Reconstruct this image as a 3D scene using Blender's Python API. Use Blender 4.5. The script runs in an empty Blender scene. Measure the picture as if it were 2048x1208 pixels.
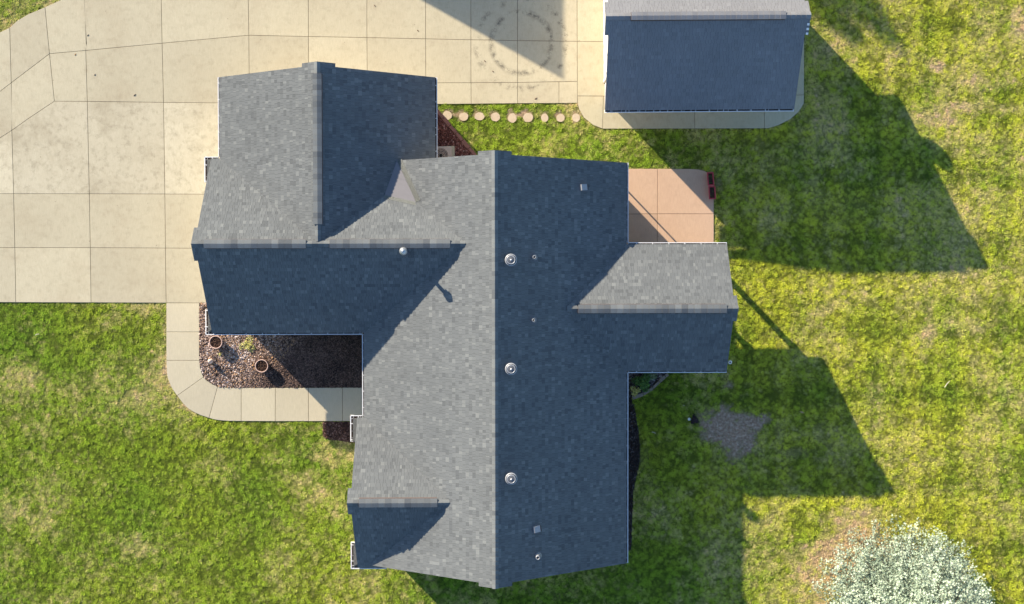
import bpy, bmesh, math, random
import numpy as np
from mathutils import Vector, Matrix, Euler
from mathutils.geometry import tessellate_polygon

random.seed(7)
rng = np.random.default_rng(11)
scene = bpy.context.scene
COL = scene.collection
R = math.radians

# ------------------------------------------------------------------ camera, sky, sun, exposure
EAVE = 2.45                                  # height of the house gutters above the lawn
CAM_POS = (0.1704, 0.4641, 41.1493 + EAVE)
CAM_ROT = (-0.0189, -0.0114, -0.0013)
FPX = 2150.0
cam_d = bpy.data.cameras.new('camera')
cam_d.sensor_width = 36.0
cam_d.lens = 36.0 * FPX / 2048.0
cam_d.clip_start = 0.5
cam_d.clip_end = 2000.0
cam = bpy.data.objects.new('camera', cam_d)
cam.location = CAM_POS
cam.rotation_euler = CAM_ROT
COL.objects.link(cam)
scene.camera = cam

SX, SY = 1.87, 1.96                          # sunbeam run per metre of fall (east, south)
elev = math.atan(1.0 / math.hypot(SX, SY))
rot = math.atan2(-SX, SY)
world = bpy.data.worlds.new('World')
scene.world = world
world.use_nodes = True
wn = world.node_tree.nodes; wl = world.node_tree.links
wn.clear()
sky = wn.new('ShaderNodeTexSky'); sky.sky_type = 'NISHITA'; sky.sun_disc = False
sky.sun_elevation = elev; sky.sun_rotation = rot
sky.air_density = 1.0; sky.dust_density = 0.3; sky.ozone_density = 3.0
bgn = wn.new('ShaderNodeBackground'); bgn.inputs['Strength'].default_value = 0.12
wo = wn.new('ShaderNodeOutputWorld')
wl.new(sky.outputs[0], bgn.inputs[0]); wl.new(bgn.outputs[0], wo.inputs[0])
sun_d = bpy.data.lights.new('sun', 'SUN'); sun_d.energy = 5.0; sun_d.angle = R(0.5)
sun_d.color = (1.0, 0.87, 0.68)
sun = bpy.data.objects.new('sun', sun_d)
sun.rotation_euler = Vector((SX, -SY, -1.0)).to_track_quat('-Z', 'Y').to_euler()
COL.objects.link(sun)
vs = scene.view_settings
vs.view_transform = 'Standard'; vs.look = 'None'; vs.gamma = 1.0; vs.use_curve_mapping = False
vs.exposure = 1.18
scene.render.resolution_x = 1024; scene.render.resolution_y = 604

CR = Euler(CAM_ROT, 'XYZ').to_matrix()
def G(u, v, z=0.0):
    """survey point: where the sight line of photo point (u, v) meets height z"""
    d = CR @ Vector(((u - 1024.0) / FPX, -(v - 604.0) / FPX, -1.0))
    t = (z - CAM_POS[2]) / d.z
    return (CAM_POS[0] + d.x * t, CAM_POS[1] + d.y * t)
def Gs(pts, z=0.0):
    return [G(u, v, z) for u, v in pts]

# ------------------------------------------------------------------ object helpers
def tag(o, label=None, cat=None, group=None, kind=None):
    if label: o['label'] = label
    if cat: o['category'] = cat
    if group: o['group'] = group
    if kind: o['kind'] = kind
    return o
def link(name, me, parent=None):
    o = bpy.data.objects.new(name, me)
    COL.objects.link(o)
    if parent is not None: o.parent = parent
    return o
def empty(name, loc, label, cat, group=None, rz=0.0):
    o = bpy.data.objects.new(name, None); COL.objects.link(o)
    o.location = loc; o.rotation_euler = (0, 0, rz); o.empty_display_size = 0.2
    return tag(o, label, cat, group)
def pmesh(name, verts, faces, mat, smooth=False):
    me = bpy.data.meshes.new(name)
    me.from_pydata([tuple(v) for v in verts], [], [tuple(f) for f in faces])
    me.update()
    for m in (mat if isinstance(mat, (list, tuple)) else [mat]): me.materials.append(m)
    if smooth: me.polygons.foreach_set('use_smooth', [True] * len(me.polygons))
    return me
class MB:
    """collects shapes, links them as one mesh object"""
    def __init__(s): s.v = []; s.f = []
    def add(s, vs_, fs):
        k = len(s.v); s.v += [tuple(v) for v in vs_]; s.f += [tuple(i + k for i in f) for f in fs]; return s
    def box(s, x0, y0, z0, x1, y1, z1):
        return s.add([(x0,y0,z0),(x1,y0,z0),(x1,y1,z0),(x0,y1,z0),(x0,y0,z1),(x1,y0,z1),(x1,y1,z1),(x0,y1,z1)],
                     [(3,2,1,0),(4,5,6,7),(0,1,5,4),(1,2,6,5),(2,3,7,6),(3,0,4,7)])
    def prism(s, poly, z0, z1):
        n = len(poly)
        a = sum(poly[i][0]*poly[(i+1)%n][1]-poly[(i+1)%n][0]*poly[i][1] for i in range(n))
        if a < 0: poly = poly[::-1]
        return s.add([(p[0],p[1],z0) for p in poly] + [(p[0],p[1],z1) for p in poly],
                     [tuple(range(n-1,-1,-1)), tuple(range(n, 2*n))] + [(i,(i+1)%n,n+(i+1)%n,n+i) for i in range(n)])
    def lathe(s, prof, n=24, c=(0,0,0), M=None):
        vs_ = []; fs = []
        for r, z in prof:
            for i in range(n):
                t = 2*math.pi*i/n; p = Vector((r*math.cos(t), r*math.sin(t), z))
                if M is not None: p = M @ p
                vs_.append((p.x+c[0], p.y+c[1], p.z+c[2]))
        for k in range(len(prof)-1):
            for i in range(n):
                j = (i+1) % n
                fs.append((k*n+i, k*n+j, (k+1)*n+j, (k+1)*n+i))
        return s.add(vs_, fs)
    def tube(s, p, q, r0, r1=None, n=8, cap=True):
        p = Vector(p); q = Vector(q); r1 = r0 if r1 is None else r1
        d = (q-p).normalized(); a = d.orthogonal().normalized(); b = d.cross(a)
        vs_ = []
        for P, r in ((p, r0), (q, r1)):
            for i in range(n):
                t = 2*math.pi*i/n; vs_.append(P + a*math.cos(t)*r + b*math.sin(t)*r)
        fs = [(i,(i+1)%n,n+(i+1)%n,n+i) for i in range(n)]
        if cap: fs += [tuple(range(n-1,-1,-1)), tuple(range(n,2*n))]
        return s.add(vs_, fs)
    def build(s, name, mat, parent=None, smooth=False):
        return link(name, pmesh(name, s.v, s.f, mat, smooth), parent)

# ------------------------------------------------------------------ materials
class NT:
    def __init__(s, name):
        s.m = bpy.data.materials.new(name); s.m.use_nodes = True
        s.t = s.m.node_tree; s.t.nodes.clear()
        s.out = s.n('ShaderNodeOutputMaterial'); s.b = s.n('ShaderNodeBsdfPrincipled')
        s.l(s.b.outputs[0], s.out.inputs[0])
    def n(s, ty, **k):
        o = s.t.nodes.new(ty)
        for a, b in k.items(): setattr(o, a, b)
        return o
    def l(s, a, b): s.t.links.new(a, b)
    def set(s, sock, v):
        if isinstance(v, bpy.types.NodeSocket): s.l(v, sock)
        else: sock.default_value = (*v, 1.0) if isinstance(v, (tuple, list)) and len(v) == 3 and sock.type == 'RGBA' else v
    def pos(s): return s.n('ShaderNodeNewGeometry').outputs['Position']
    def noise(s, scale, detail=3, rough=0.55, vec=None, dist=0.0):
        o = s.n('ShaderNodeTexNoise'); o.inputs['Scale'].default_value = scale
        o.inputs['Detail'].default_value = detail; o.inputs['Roughness'].default_value = rough
        o.inputs['Distortion'].default_value = dist
        s.l(vec if vec is not None else s.pos(), o.inputs['Vector']); return o.outputs['Fac']
    def ramp(s, fac, stops):
        o = s.n('ShaderNodeValToRGB'); e = o.color_ramp.elements
        while len(e) < len(stops): e.new(0.5)
        for i, (p, c) in enumerate(stops):
            e[i].position = p; e[i].color = (*c, 1) if len(c) == 3 else c
        s.l(fac, o.inputs[0]); return o.outputs[0]
    def mix(s, fac, a, b, mode='MIX'):
        o = s.n('ShaderNodeMix', data_type='RGBA', blend_type=mode)
        s.set(o.inputs[0], fac); s.set(o.inputs[6], a); s.set(o.inputs[7], b); return o.outputs[2]
    def math(s, op, a, b=0.0, c=0.0):
        o = s.n('ShaderNodeMath', operation=op); s.set(o.inputs[0], a); s.set(o.inputs[1], b); s.set(o.inputs[2], c)
        return o.outputs[0]
    def rng(s, v, a, b, c, d):
        o = s.n('ShaderNodeMapRange'); s.set(o.inputs[0], v)
        for i, x in enumerate((a, b, c, d)): o.inputs[i+1].default_value = x
        return o.outputs[0]
    def bump(s, h, dist, strength=1.0):
        o = s.n('ShaderNodeBump'); o.inputs['Distance'].default_value = dist; o.inputs['Strength'].default_value = strength
        s.l(h, o.inputs['Height']); s.l(o.outputs[0], s.b.inputs['Normal'])
    def done(s, col, rough=0.85, spec=0.3, metal=0.0):
        s.set(s.b.inputs['Base Color'], col); s.set(s.b.inputs['Roughness'], rough)
        s.b.inputs['Specular IOR Level'].default_value = spec; s.b.inputs['Metallic'].default_value = metal
        return s.m
def flat(name, col, rough=0.7, var=0.12, scale=6.0, metal=0.0, spec=0.4):
    t = NT(name); f = t.noise(scale, 4)
    c = t.mix(f, tuple(x*(1-var) for x in col), tuple(min(1, x*(1+var)) for x in col))
    return t.done(c, rough, spec, metal)

def shingle_mat(name, dark, mid, light, gain=1.0):
    t = NT(name)
    a = t.n('ShaderNodeAttribute', attribute_name='tone').outputs['Fac']
    c = t.ramp(a, [(0.0, dark), (0.45, mid), (1.0, light)])
    g = t.noise(90.0, 2, 0.7)
    c = t.mix(0.55, c, t.ramp(g, [(0.3, (0.35,0.35,0.35)), (0.7, (0.66,0.66,0.66))]), 'OVERLAY')
    st = t.noise(0.55, 5, 0.6)
    c = t.mix(t.rng(st, 0.3, 0.75, 0.0, 0.35), c, tuple(x*0.62 for x in mid), 'MIX')
    t.bump(t.noise(160.0, 2, 0.6), 0.002, 0.5)
    return t.done(c, 0.93, 0.15)
M_SH = shingle_mat('house_shingle', (0.080,0.086,0.091), (0.132,0.141,0.145), (0.200,0.211,0.208))
M_SH2 = shingle_mat('garage_shingle', (0.168,0.168,0.175), (0.203,0.204,0.212), (0.235,0.236,0.242))

def concrete(name, base, hi, stain, blotch=0.35, ring=None):
    t = NT(name); p = t.pos()
    oi = t.n('ShaderNodeObjectInfo').outputs['Random']
    c = t.mix(t.noise(1.1, 6, 0.62, dist=0.4), base, hi)
    c = t.mix(t.math('MULTIPLY', t.rng(t.noise(0.55, 5, 0.7), 0.48, 0.72, 0, 1), blotch), c, stain)
    c = t.mix(t.math('MULTIPLY', t.rng(t.noise(3.2, 7, 0.75), 0.5, 0.75, 0, 1), blotch*0.9), c, tuple(x*0.7 for x in stain))
    # fine brushed grain
    mp = t.n('ShaderNodeMapping'); mp.inputs['Scale'].default_value = (30, 3, 1); t.l(p, mp.inputs[0])
    c = t.mix(0.22, c, t.ramp(t.noise(1.2, 4, 0.6, vec=mp.outputs[0]), [(0.3,(0.35,0.35,0.35)),(0.7,(0.65,0.65,0.65))]), 'OVERLAY')
    c = t.mix(0.25, c, t.ramp(t.noise(45, 2, 0.7), [(0.3,(0.35,0.35,0.35)),(0.7,(0.65,0.65,0.65))]), 'OVERLAY')
    # dark specks
    v = t.n('ShaderNodeTexVoronoi'); v.inputs['Scale'].default_value = 2.3; t.l(p, v.inputs['Vector'])
    sp = t.math('LESS_THAN', v.outputs['Distance'], 0.045)
    sp = t.math('MULTIPLY', sp, t.math('GREATER_THAN', t.noise(0.9, 2), 0.52))
    c = t.mix(t.math('MULTIPLY', sp, 0.55), c, (0.09,0.07,0.05))
    if ring:
        for (cx, cy, r0, w, thr) in ring:
            sb = t.n('ShaderNodeVectorMath', operation='SUBTRACT'); t.l(p, sb.inputs[0]); sb.inputs[1].default_value = (cx, cy, 0)
            mm = t.n('ShaderNodeVectorMath', operation='MULTIPLY'); t.l(sb.outputs[0], mm.inputs[0]); mm.inputs[1].default_value = (1, 1, 0)
            ln = t.n('ShaderNodeVectorMath', operation='LENGTH'); t.l(mm.outputs[0], ln.inputs[0])
            d = t.math('ABSOLUTE', t.math('SUBTRACT', ln.outputs['Value'], r0))
            m = t.rng(d, 0.0, w, 1.0, 0.0)
            m = t.math('MULTIPLY', m, t.rng(t.noise(2.2, 6, 0.8), thr, thr+0.14, 0, 1))
            c = t.mix(t.math('MULTIPLY', m, 0.75), c, (0.05,0.045,0.04))
    c = t.mix(1.0, c, t.ramp(oi, [(0.0,(0.86,0.855,0.84)),(1.0,(1.0,1.0,0.98))]), 'MULTIPLY')
    t.bump(t.noise(60, 3, 0.7), 0.004, 0.5)
    return t.done(c, 0.9, 0.25)

rc = G(1043, 86); rc2 = G(1043, 88)
M_CON = concrete('driveway_concrete', (0.46,0.405,0.285), (0.54,0.48,0.345), (0.37,0.30,0.20), 0.42,
                 ring=[(rc[0], rc[1], 1.22, 0.16, 0.44), (rc2[0], rc2[1], 1.80, 0.18, 0.50)])
M_OLD = concrete('weathered_concrete', (0.46,0.40,0.285), (0.64,0.58,0.43), (0.33,0.275,0.185), 0.70)
M_WALK = concrete('walkway_concrete', (0.47,0.415,0.30), (0.54,0.48,0.35), (0.46,0.40,0.32), 0.18)
M_APR = concrete('garage_apron_concrete', (0.47,0.41,0.27), (0.56,0.51,0.37), (0.42,0.31,0.19), 0.40)
M_PAT = concrete('patio_concrete', (0.50,0.33,0.225), (0.58,0.40,0.28), (0.42,0.29,0.20), 0.25)
M_JOINT = flat('joint_dirt', (0.10,0.075,0.05), 0.95, 0.3, 12)
M_WHITE = flat('white_gutter', (0.78,0.77,0.76), 0.45, 0.04, 3)
M_TRIM = flat('white_trim', (0.72,0.71,0.69), 0.5, 0.05, 3)
M_RAKE = flat('roof_edge_metal', (0.10,0.07,0.06), 0.6, 0.15, 5)
M_METAL = flat('galvanised_metal', (0.36,0.37,0.39), 0.38, 0.12, 14, metal=0.7)
M_METAL2 = flat('painted_vent_metal', (0.30,0.31,0.33), 0.5, 0.15, 10, metal=0.3)
M_DARK = flat('dark_opening', (0.02,0.02,0.022), 0.8, 0.2, 10)
M_MEMB = flat('membrane', (0.165,0.16,0.17), 0.8, 0.08, 5)
M_LEAD = flat('vent_flashing', (0.11,0.115,0.125), 0.6, 0.15, 8)
M_SOIL = flat('potting_soil', (0.055,0.028,0.018), 0.95, 0.4, 40)
M_TERRA = flat('pot_rim', (0.52,0.36,0.30), 0.7, 0.12, 20)
M_RED = flat('red_planter', (0.42,0.045,0.05), 0.55, 0.15, 12)
M_STEP = concrete('stepping_stone', (0.48,0.38,0.27), (0.60,0.49,0.36), (0.38,0.28,0.19), 0.4)
M_EDGE = flat('edging_stone', (0.24,0.20,0.16), 0.9, 0.35, 9)
M_REDGE = flat('red_edging', (0.27,0.12,0.09), 0.9, 0.25, 14)
M_BARK = flat('bark', (0.12,0.075,0.05), 0.95, 0.3, 14)
M_AC = flat('condenser_case', (0.50,0.40,0.34), 0.5, 0.06, 8)
M_GLASS = NT('window_glass').done((0.03,0.035,0.04), 0.08, 0.6)
def siding():
    t = NT('cream_lap_siding'); w = t.n('ShaderNodeSeparateXYZ'); t.l(t.pos(), w.inputs[0])
    f = t.math('FRACT', t.math('MULTIPLY', w.outputs[2], 8.0))
    t.bump(f, 0.012, 1.0)
    return t.done(t.mix(t.noise(3, 3), (0.60,0.56,0.49), (0.66,0.62,0.55)), 0.65)
M_SIDE = siding()
def brick():
    t = NT('pale_wall_paint'); return t.done(t.mix(t.noise(5, 3), (0.66,0.60,0.57), (0.74,0.70,0.67)), 0.7)
M_GWALL = brick()

# lawn colouring shared by ground sheet and blades -------------------------------------------
def vnoise(x, y, s, seed):
    r = np.random.default_rng(seed); T = r.random((256, 256))
    x = x*s + 1000.37; y = y*s + 1000.71
    xi = np.floor(x).astype(int); yi = np.floor(y).astype(int); fx = x-xi; fy = y-yi
    fx = fx*fx*(3-2*fx); fy = fy*fy*(3-2*fy)
    a = T[xi % 256, yi % 256]; b = T[(xi+1) % 256, yi % 256]; c = T[xi % 256, (yi+1) % 256]; d = T[(xi+1) % 256, (yi+1) % 256]
    return (a*(1-fx)+b*fx)*(1-fy) + (c*(1-fx)+d*fx)*fy
def fbm(x, y, s, seed, n=4, rough=0.55):
    o = 0; amp = 1; tot = 0
    for k in range(n):
        o = o + vnoise(x, y, s*2**k, seed+k*13)*amp; tot += amp; amp *= rough
    return o/tot
BLOBS = []   # x, y, rx, ry, strength
for (u, v, ru, rv, s) in [(1700,1112,108,88,1.25),(1640,1150,45,75,.9),(1720,1040,60,30,.8),
      (1875,132,26,17,.8),(1965,165,50,22,.65),(1960,215,90,18,.55),(1870,240,60,16,.5),(2035,50,25,60,.7),(1985,40,60,40,.35),(1945,110,70,50,.3),
      (1855,662,20,16,.75),(1940,650,60,24,.45),(1640,625,20,14,.5),(1730,600,70,22,.35),(1752,800,26,40,.45),(1775,180,14,60,.4),
      (640,990,50,18,.7),(668,900,32,40,.6),(600,960,50,30,.4),(300,1085,60,30,.5),(385,970,60,40,.4),(255,800,60,20,.5),(180,790,60,20,.4),
      (290,622,45,18,.7),(215,640,40,14,.45),(690,870,18,22,.9),(680,1010,22,60,.5),(560,855,100,9,.6),(370,820,22,26,.7),(60,745,30,20,.4),(110,690,40,20,.3),
      (1110,290,30,22,.45),(1180,300,12,22,.5),(935,275,30,25,.35),(120,8,60,8,.6),(20,40,30,8,.3),(1640,470,60,30,.12),(1500,1060,30,40,.2),
      (330,700,8,80,.5),(30,20,30,20,.25),(1437,470,12,30,.2)]:
    x, y = G(u, v); BLOBS.append((x, y, ru/49.3, rv/49.3, s))
DIRT = []
for (u, v, ru, rv, s) in [(1458,850,66,34,1.0),(1478,875,40,38,.95),(1428,866,36,20,.75),(1474,908,22,20,.8),(1590,905,30,12,.35),(1455,772,12,8,.7),(1560,775,8,14,.3),(1437,365,10,9,.5),
      (1280,915,20,30,.3),(893,227,11,10,.8),(924,229,12,10,.8),(955,228,12,10,.8),(988,229,12,10,.8),(1022,231,12,10,.8),(1054,230,13,10,.9),(1087,231,10,10,.8),(1118,231,11,10,.8),(1149,231,11,10,.8),(1560,870,12,30,.3),(1500,975,50,8,.25),(1600,300,60,30,.22),(1500,280,60,25,.22),(1680,420,60,40,.25)]:
    x, y = G(u, v); DIRT.append((x, y, ru/49.3, rv/49.3, s))
def lawn_fields(x, y):
    dry = np.clip((fbm(x, y, 0.42, 3, 5, .68)-0.5)*1.8 + 0.29, 0, 1)
    east = 1/(1+np.exp(-(x-9)/1.5))
    stripe = 0.5+0.5*np.sin((x+0.06*y)*2*math.pi/2.7 + 1.4*fbm(x, y, .25, 71, 2))
    stripe2 = 0.5+0.5*np.sin(y*2*math.pi/3.1 + 2.0*fbm(x, y, .2, 72, 2))
    dry = dry*(1-0.30*east) + east*(0.10 + 0.12*stripe + 0.10*stripe2)
    d2 = np.zeros_like(x)
    fine = (fbm(x, y, 4.5, 37, 4, .8)-.5)
    dry = np.clip(dry + fine*1.3, 0, 1.1)
    wob = (fbm(x, y, 1.3, 31, 4, .7)-.5)*1.3
    for bx, by, rx, ry, s in BLOBS:
        q = np.sqrt(((x-bx)/rx)**2 + ((y-by)/ry)**2) + wob
        d2 = np.maximum(d2, s*np.clip((1.25-q)/0.7, 0, 1))
    dry = np.clip(dry + d2*(0.45 + .4*(x > 12)), 0, 1.25)
    dirt = np.zeros_like(x)
    for bx, by, rx, ry, s in DIRT:
        q = np.sqrt(((x-bx)/rx)**2 + ((y-by)/ry)**2) + wob*.7 + fine*1.5
        dirt = np.maximum(dirt, s*np.clip((1.15-q)/0.35, 0, 1))
    mow = 0.5+0.5*np.sin(x*2*math.pi/1.05 + .8*fbm(x, y, .3, 73, 2))
    mow2 = 0.5+0.5*np.sin(y*2*math.pi/1.25 + .8*fbm(x, y, .3, 74, 2))
    hue = np.clip(fbm(x, y, 0.22, 51, 4)*0.75 + east*(.22*mow + .18*mow2 + .25*stripe2 + .2*stripe - .05), 0, 1)
    return dry, dirt, hue, east*((mow-.5)*.16 + (mow2-.5)*.13 + (stripe2-.5)*.14)
def lawn_mat(name, attr_type, ground):
    t = NT(name)
    def at(n): return t.n('ShaderNodeAttribute', attribute_name=n, attribute_type=attr_type).outputs['Fac']
    dry = at('dry'); dirt = at('dirt'); hue = at('hue')
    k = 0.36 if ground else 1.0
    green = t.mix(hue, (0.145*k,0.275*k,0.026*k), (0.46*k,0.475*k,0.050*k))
    if ground:
        fine = t.noise(14, 5, 0.7); dryf = t.math('ADD', dry, t.math('MULTIPLY', t.math('SUBTRACT', fine, 0.5), 0.8))
    else:
        rnd = at('rnd'); dryf = t.math('ADD', dry, t.math('MULTIPLY', t.math('SUBTRACT', rnd, 0.5), 1.0))
        green = t.mix(0.75, green, t.ramp(at('rnd2'), [(0,(0.10,0.10,0.10)),(1,(0.86,0.86,0.78))]), 'OVERLAY')
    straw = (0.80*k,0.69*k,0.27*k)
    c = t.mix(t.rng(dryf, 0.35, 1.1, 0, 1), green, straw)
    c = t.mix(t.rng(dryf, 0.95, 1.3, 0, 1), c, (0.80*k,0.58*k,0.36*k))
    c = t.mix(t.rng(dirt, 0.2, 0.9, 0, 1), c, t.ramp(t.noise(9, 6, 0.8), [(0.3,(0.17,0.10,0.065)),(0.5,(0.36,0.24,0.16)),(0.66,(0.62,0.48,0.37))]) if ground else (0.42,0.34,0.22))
    if ground: t.bump(t.noise(20, 5, 0.7), 0.05, 1.0)
    if not ground:
        tr = t.n('ShaderNodeBsdfTranslucent'); t.l(c, tr.inputs[0]); ms = t.n('ShaderNodeMixShader'); ms.inputs[0].default_value = 0.18; t.l(t.b.outputs[0], ms.inputs[1]); t.l(tr.outputs[0], ms.inputs[2]); t.l(ms.outputs[0], t.out.inputs[0])
    return t.done(c, 0.8 if not ground else 0.95, 0.2)
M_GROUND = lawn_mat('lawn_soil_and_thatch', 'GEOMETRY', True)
M_BLADE = lawn_mat('grass_blade', 'INSTANCER', False)

# ------------------------------------------------------------------ the ground
gx = np.concatenate([[-600,-200,-80,-40], np.arange(-24, 24.01, 0.2), [40,80,200,600]])
gy = np.concatenate([[-600,-200,-80,-35], np.arange(-16, 16.01, 0.2), [35,80,200,600]])
X, Y = np.meshgrid(gx, gy, indexing='ij')
nx, ny = X.shape
verts = np.stack([X.ravel(), Y.ravel(), np.zeros(X.size)], 1)
i, j = np.meshgrid(np.arange(nx-1), np.arange(ny-1), indexing='ij')
q = (i*ny+j).ravel()
faces = np.stack([q, q+ny, q+ny+1, q+1], 1)
me = bpy.data.meshes.new('lawn'); me.from_pydata(verts.tolist(), [], faces.tolist()); me.update(); me.materials.append(M_GROUND)
dry, dirt, hue, mowed = lawn_fields(X.ravel(), Y.ravel())
for n_, a_ in (('dry', dry), ('dirt', dirt), ('hue', hue)):
    at = me.attributes.new(n_, 'FLOAT', 'POINT'); at.data.foreach_set('value', a_.astype(np.float32))
tag(link('lawn', me), kind='structure')

HARD = []           # polygons where no grass grows
def inset(poly, d):
    n = len(poly); a = sum(poly[i][0]*poly[(i+1)%n][1]-poly[(i+1)%n][0]*poly[i][1] for i in range(n))
    if a < 0: poly = poly[::-1]
    out = []
    for i in range(n):
        p0 = Vector(poly[i-1]); p = Vector(poly[i]); p1 = Vector(poly[(i+1)%n])
        e0 = (p-p0).normalized(); e1 = (p1-p).normalized()
        n0 = Vector((-e0.y, e0.x)); n1 = Vector((-e1.y, e1.x))
        b = n0+n1; L = max(0.35, b.length_squared/2)
        out.append(tuple(p + b*(d/L)))
    return out
def paving(name, cells, outline, mats, top=0.045, gap=0.008):
    """a bed of joint dirt with every slab of concrete an object of its own"""
    base = MB().prism(outline, -0.10, top-0.02).build(name, M_JOINT); tag(base, kind='structure')
    HARD.append(outline)
    for k, c in enumerate(cells):
        pts, m = c if isinstance(c, tuple) else (c, mats)
        w = inset(Gs(pts), gap); w2 = inset(Gs(pts), gap+0.006)
        n = len(w)
        ob = MB().add([(p[0],p[1],-0.06) for p in w]+[(p[0],p[1],top-0.006) for p in w]+[(p[0],p[1],top) for p in w2],
            [(i,(i+1)%n,n+(i+1)%n,n+i) for i in range(n)]+[(n+i,n+(i+1)%n,2*n+(i+1)%n,2*n+i) for i in range(n)]+[tuple(range(2*n,3*n))])
        ob.build('slab', m, base)
    return base
# driveway joints in survey points
def lerp(a, b, t): return (a[0]+(b[0]-a[0])*t, a[1]+(b[1]-a[1])*t)
T = -170
cells = [
 [(-160,160),(-60,95),(0,65.4),(20.5,55.7),(23.6,166),(0,184),(-160,290)],
 [(20.5,55.7),(35,42),(57,29),(91,14.6),(100,108),(23.6,166)],
 [(91,14.6),(123,0),(169,-14),(175,87),(172.5,101.5),(100,108)],
 [(169,-14),(240,-40),(322,-62),(325,87),(172.5,101.5)],
 [(-160,290),(0,184),(23.6,166),(25.6,236),(24.8,261),(0,277),(-160,386)],
 [(23.6,166),(100,108),(109.8,202.8),(60,236),(24.8,261)],
 [(100,108),(172.5,101.5),(175.5,203.3),(109.8,202.8)],
 [(172.5,101.5),(325,87),(327.9,205.2),(175.5,203.3)],
 ([(-160,386),(0,277),(24.8,261),(28.3,387.8),(-160,387)], M_OLD),
 ([(24.8,261),(60,236),(109.8,202.8),(175.5,203.3),(179.6,388),(28.3,387.8)], M_OLD),
 ([(175.5,203.3),(327.9,205.2),(330.5,388.3),(179.6,388)], M_OLD),
 ([(327.9,205.2),(480,206.5),(480,388.8),(330.5,388.3)], M_OLD),
 [(-160,387),(28.3,387.8),(30.8,495.6),(-160,495)],
 [(28.3,387.8),(179.6,388),(181.5,495.6),(30.8,495.6)],
 [(179.6,388),(330.5,388.3),(331.6,496.3),(181.5,495.6)],
 [(330.5,388.3),(480,388.8),(480,497),(331.6,496.3)],
 [(-160,495),(30.8,495.6),(32.7,604.8),(-160,604)],
 [(30.8,495.6),(181.5,495.6),(183,605.2),(32.7,604.8)],
 [(181.5,495.6),(331.6,496.3),(333,605.8),(183,605.2)],
 [(331.6,496.3),(480,497),(480,606.4),(333,605.8)],
]
tops = [(322,-62),(495.5,T),(616.5,T),(734,T),(851,T),(941.5,T),(1035,T),(1153.5,T)]
h1 = [(325,87),(498.3,71),(617.3,73.6),(734.3,75.7),(851.6,78.2),(942,80.1),(1035.2,81.6),(1154.3,83.2)]
h2 = [(327.9,205.2),(499.5,207),(618,208),(735,166.5),(852,166.3),(942.2,166),(1035.3,165.3),(1154.5,163.2)]
h3 = [None,None,None,(735,209),(852,208.8),(942.5,208.2),(1035.3,207.2),(1155,206.4)]
for k in range(7):
    if k == 0: cells.append([tops[0],(495.5,-100),h1[1],h1[0]])
    else: cells.append([tops[k] if k > 1 else (495.5,-100),tops[k+1],h1[k+1],h1[k]] if k > 1 else [(495.5,-100),(616.5,-100),h1[2],h1[1]])
    cells.append([h1[k],h1[k+1],h2[k+1],h2[k]])
    if k >= 3 and k < 6: cells.append([h2[k],h2[k+1],h3[k+1],h3[k]])
cells.append([(1035.3,165.3),(1118,164),(1118,206.8),(1035.3,207.2)])
cells.append([(1118,164),(1154.5,163.2),(1155,206.4),(1118,206.8)])
outline = Gs([(-160,160),(-60,95),(0,65.4),(20.5,55.7),(35,42),(57,29),(91,14.6),(123,0),(169,-14),(240,-40),(322,-62),(495.5,-100),(616.5,-100),(616.5,T),(1153.5,T),
   (1154.3,83.2),(1155,206.4),(1035.3,207.2),(735,209),(735,190),(618,190),(618,208),(480,206.5),(480,606.4),(333,605.8),(32.7,604.8),(-160,604)])
paving('driveway', cells, outline, M_CON)
# garage apron and strip round the detached garage
ap = [
 [(1154,-90),(1290,-90),(1290,83.8),(1154.3,83.2)],
 [(1154.3,83.2),(1290,83.8),(1290,192.8),(1154.7,192.4)],
 [(1154.7,192.4),(1206.5,192.6),(1205.3,258),(1186,250.5),(1168,236),(1158,219),(1155,206.4)],
 [(1206.5,192.6),(1389,193),(1389.3,257.5),(1205.3,258)],
 [(1389,193),(1528,193),(1528.3,257),(1389.3,257.5)],
 [(1528,193),(1607.6,190),(1607,208),(1597,224),(1580,239),(1556,251),(1536,257),(1528.3,257)],
 [(1528,60),(1608,60),(1607.6,190),(1528,193)],
]
paving('garage_apron', ap, Gs([(1154,-90),(1290,-90),(1290,190),(1528,190),(1528,60),(1608,60),(1607.6,190),(1607,208),(1597,224),(1580,239),(1556,251),(1536,257),(1528.3,257),(1205.3,258),(1186,250.5),(1168,236),(1158,219),(1155,206.4),(1154.7,192.4)]), M_APR)
# front walk
walk = [
 [(333.2,606),(399.3,606),(399.3,663.9),(333.2,663.8)],
 [(333.2,663.8),(399.3,663.9),(399.3,711),(399.5,720.8),(333.2,720.6)],
 [(333.2,720.6),(399.5,720.8),(401,734.5),(404,745),(407.5,754),(354.8,791.3),(347,780.5),(340.9,769),(336.5,758),(334.4,748.4),(333.6,735)],
 [(407.5,754),(412.5,759.5),(419.7,764.6),(427.5,769.3),(436,772.8),(418.6,835.8),(401,830),(389,824.5),(378,818),(366,806),(354.8,791.3)],
 [(436,772.8),(445,774.3),(454.5,775),(483,775.2),(483,842.1),(459,841.9),(440.6,840.7),(429,838.8),(418.6,835.8)],
 [(483,775.2),(551.2,775.4),(551,842.4),(483,842.1)],
 [(551.2,775.4),(617.3,775.2),(617.3,842.4),(551,842.4)],
 [(617.3,775.2),(685.3,774.8),(685.3,842.2),(617.3,842.4)],
 [(685.3,774.8),(748,774.6),(748,842),(685.3,842.2)],
]
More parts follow.
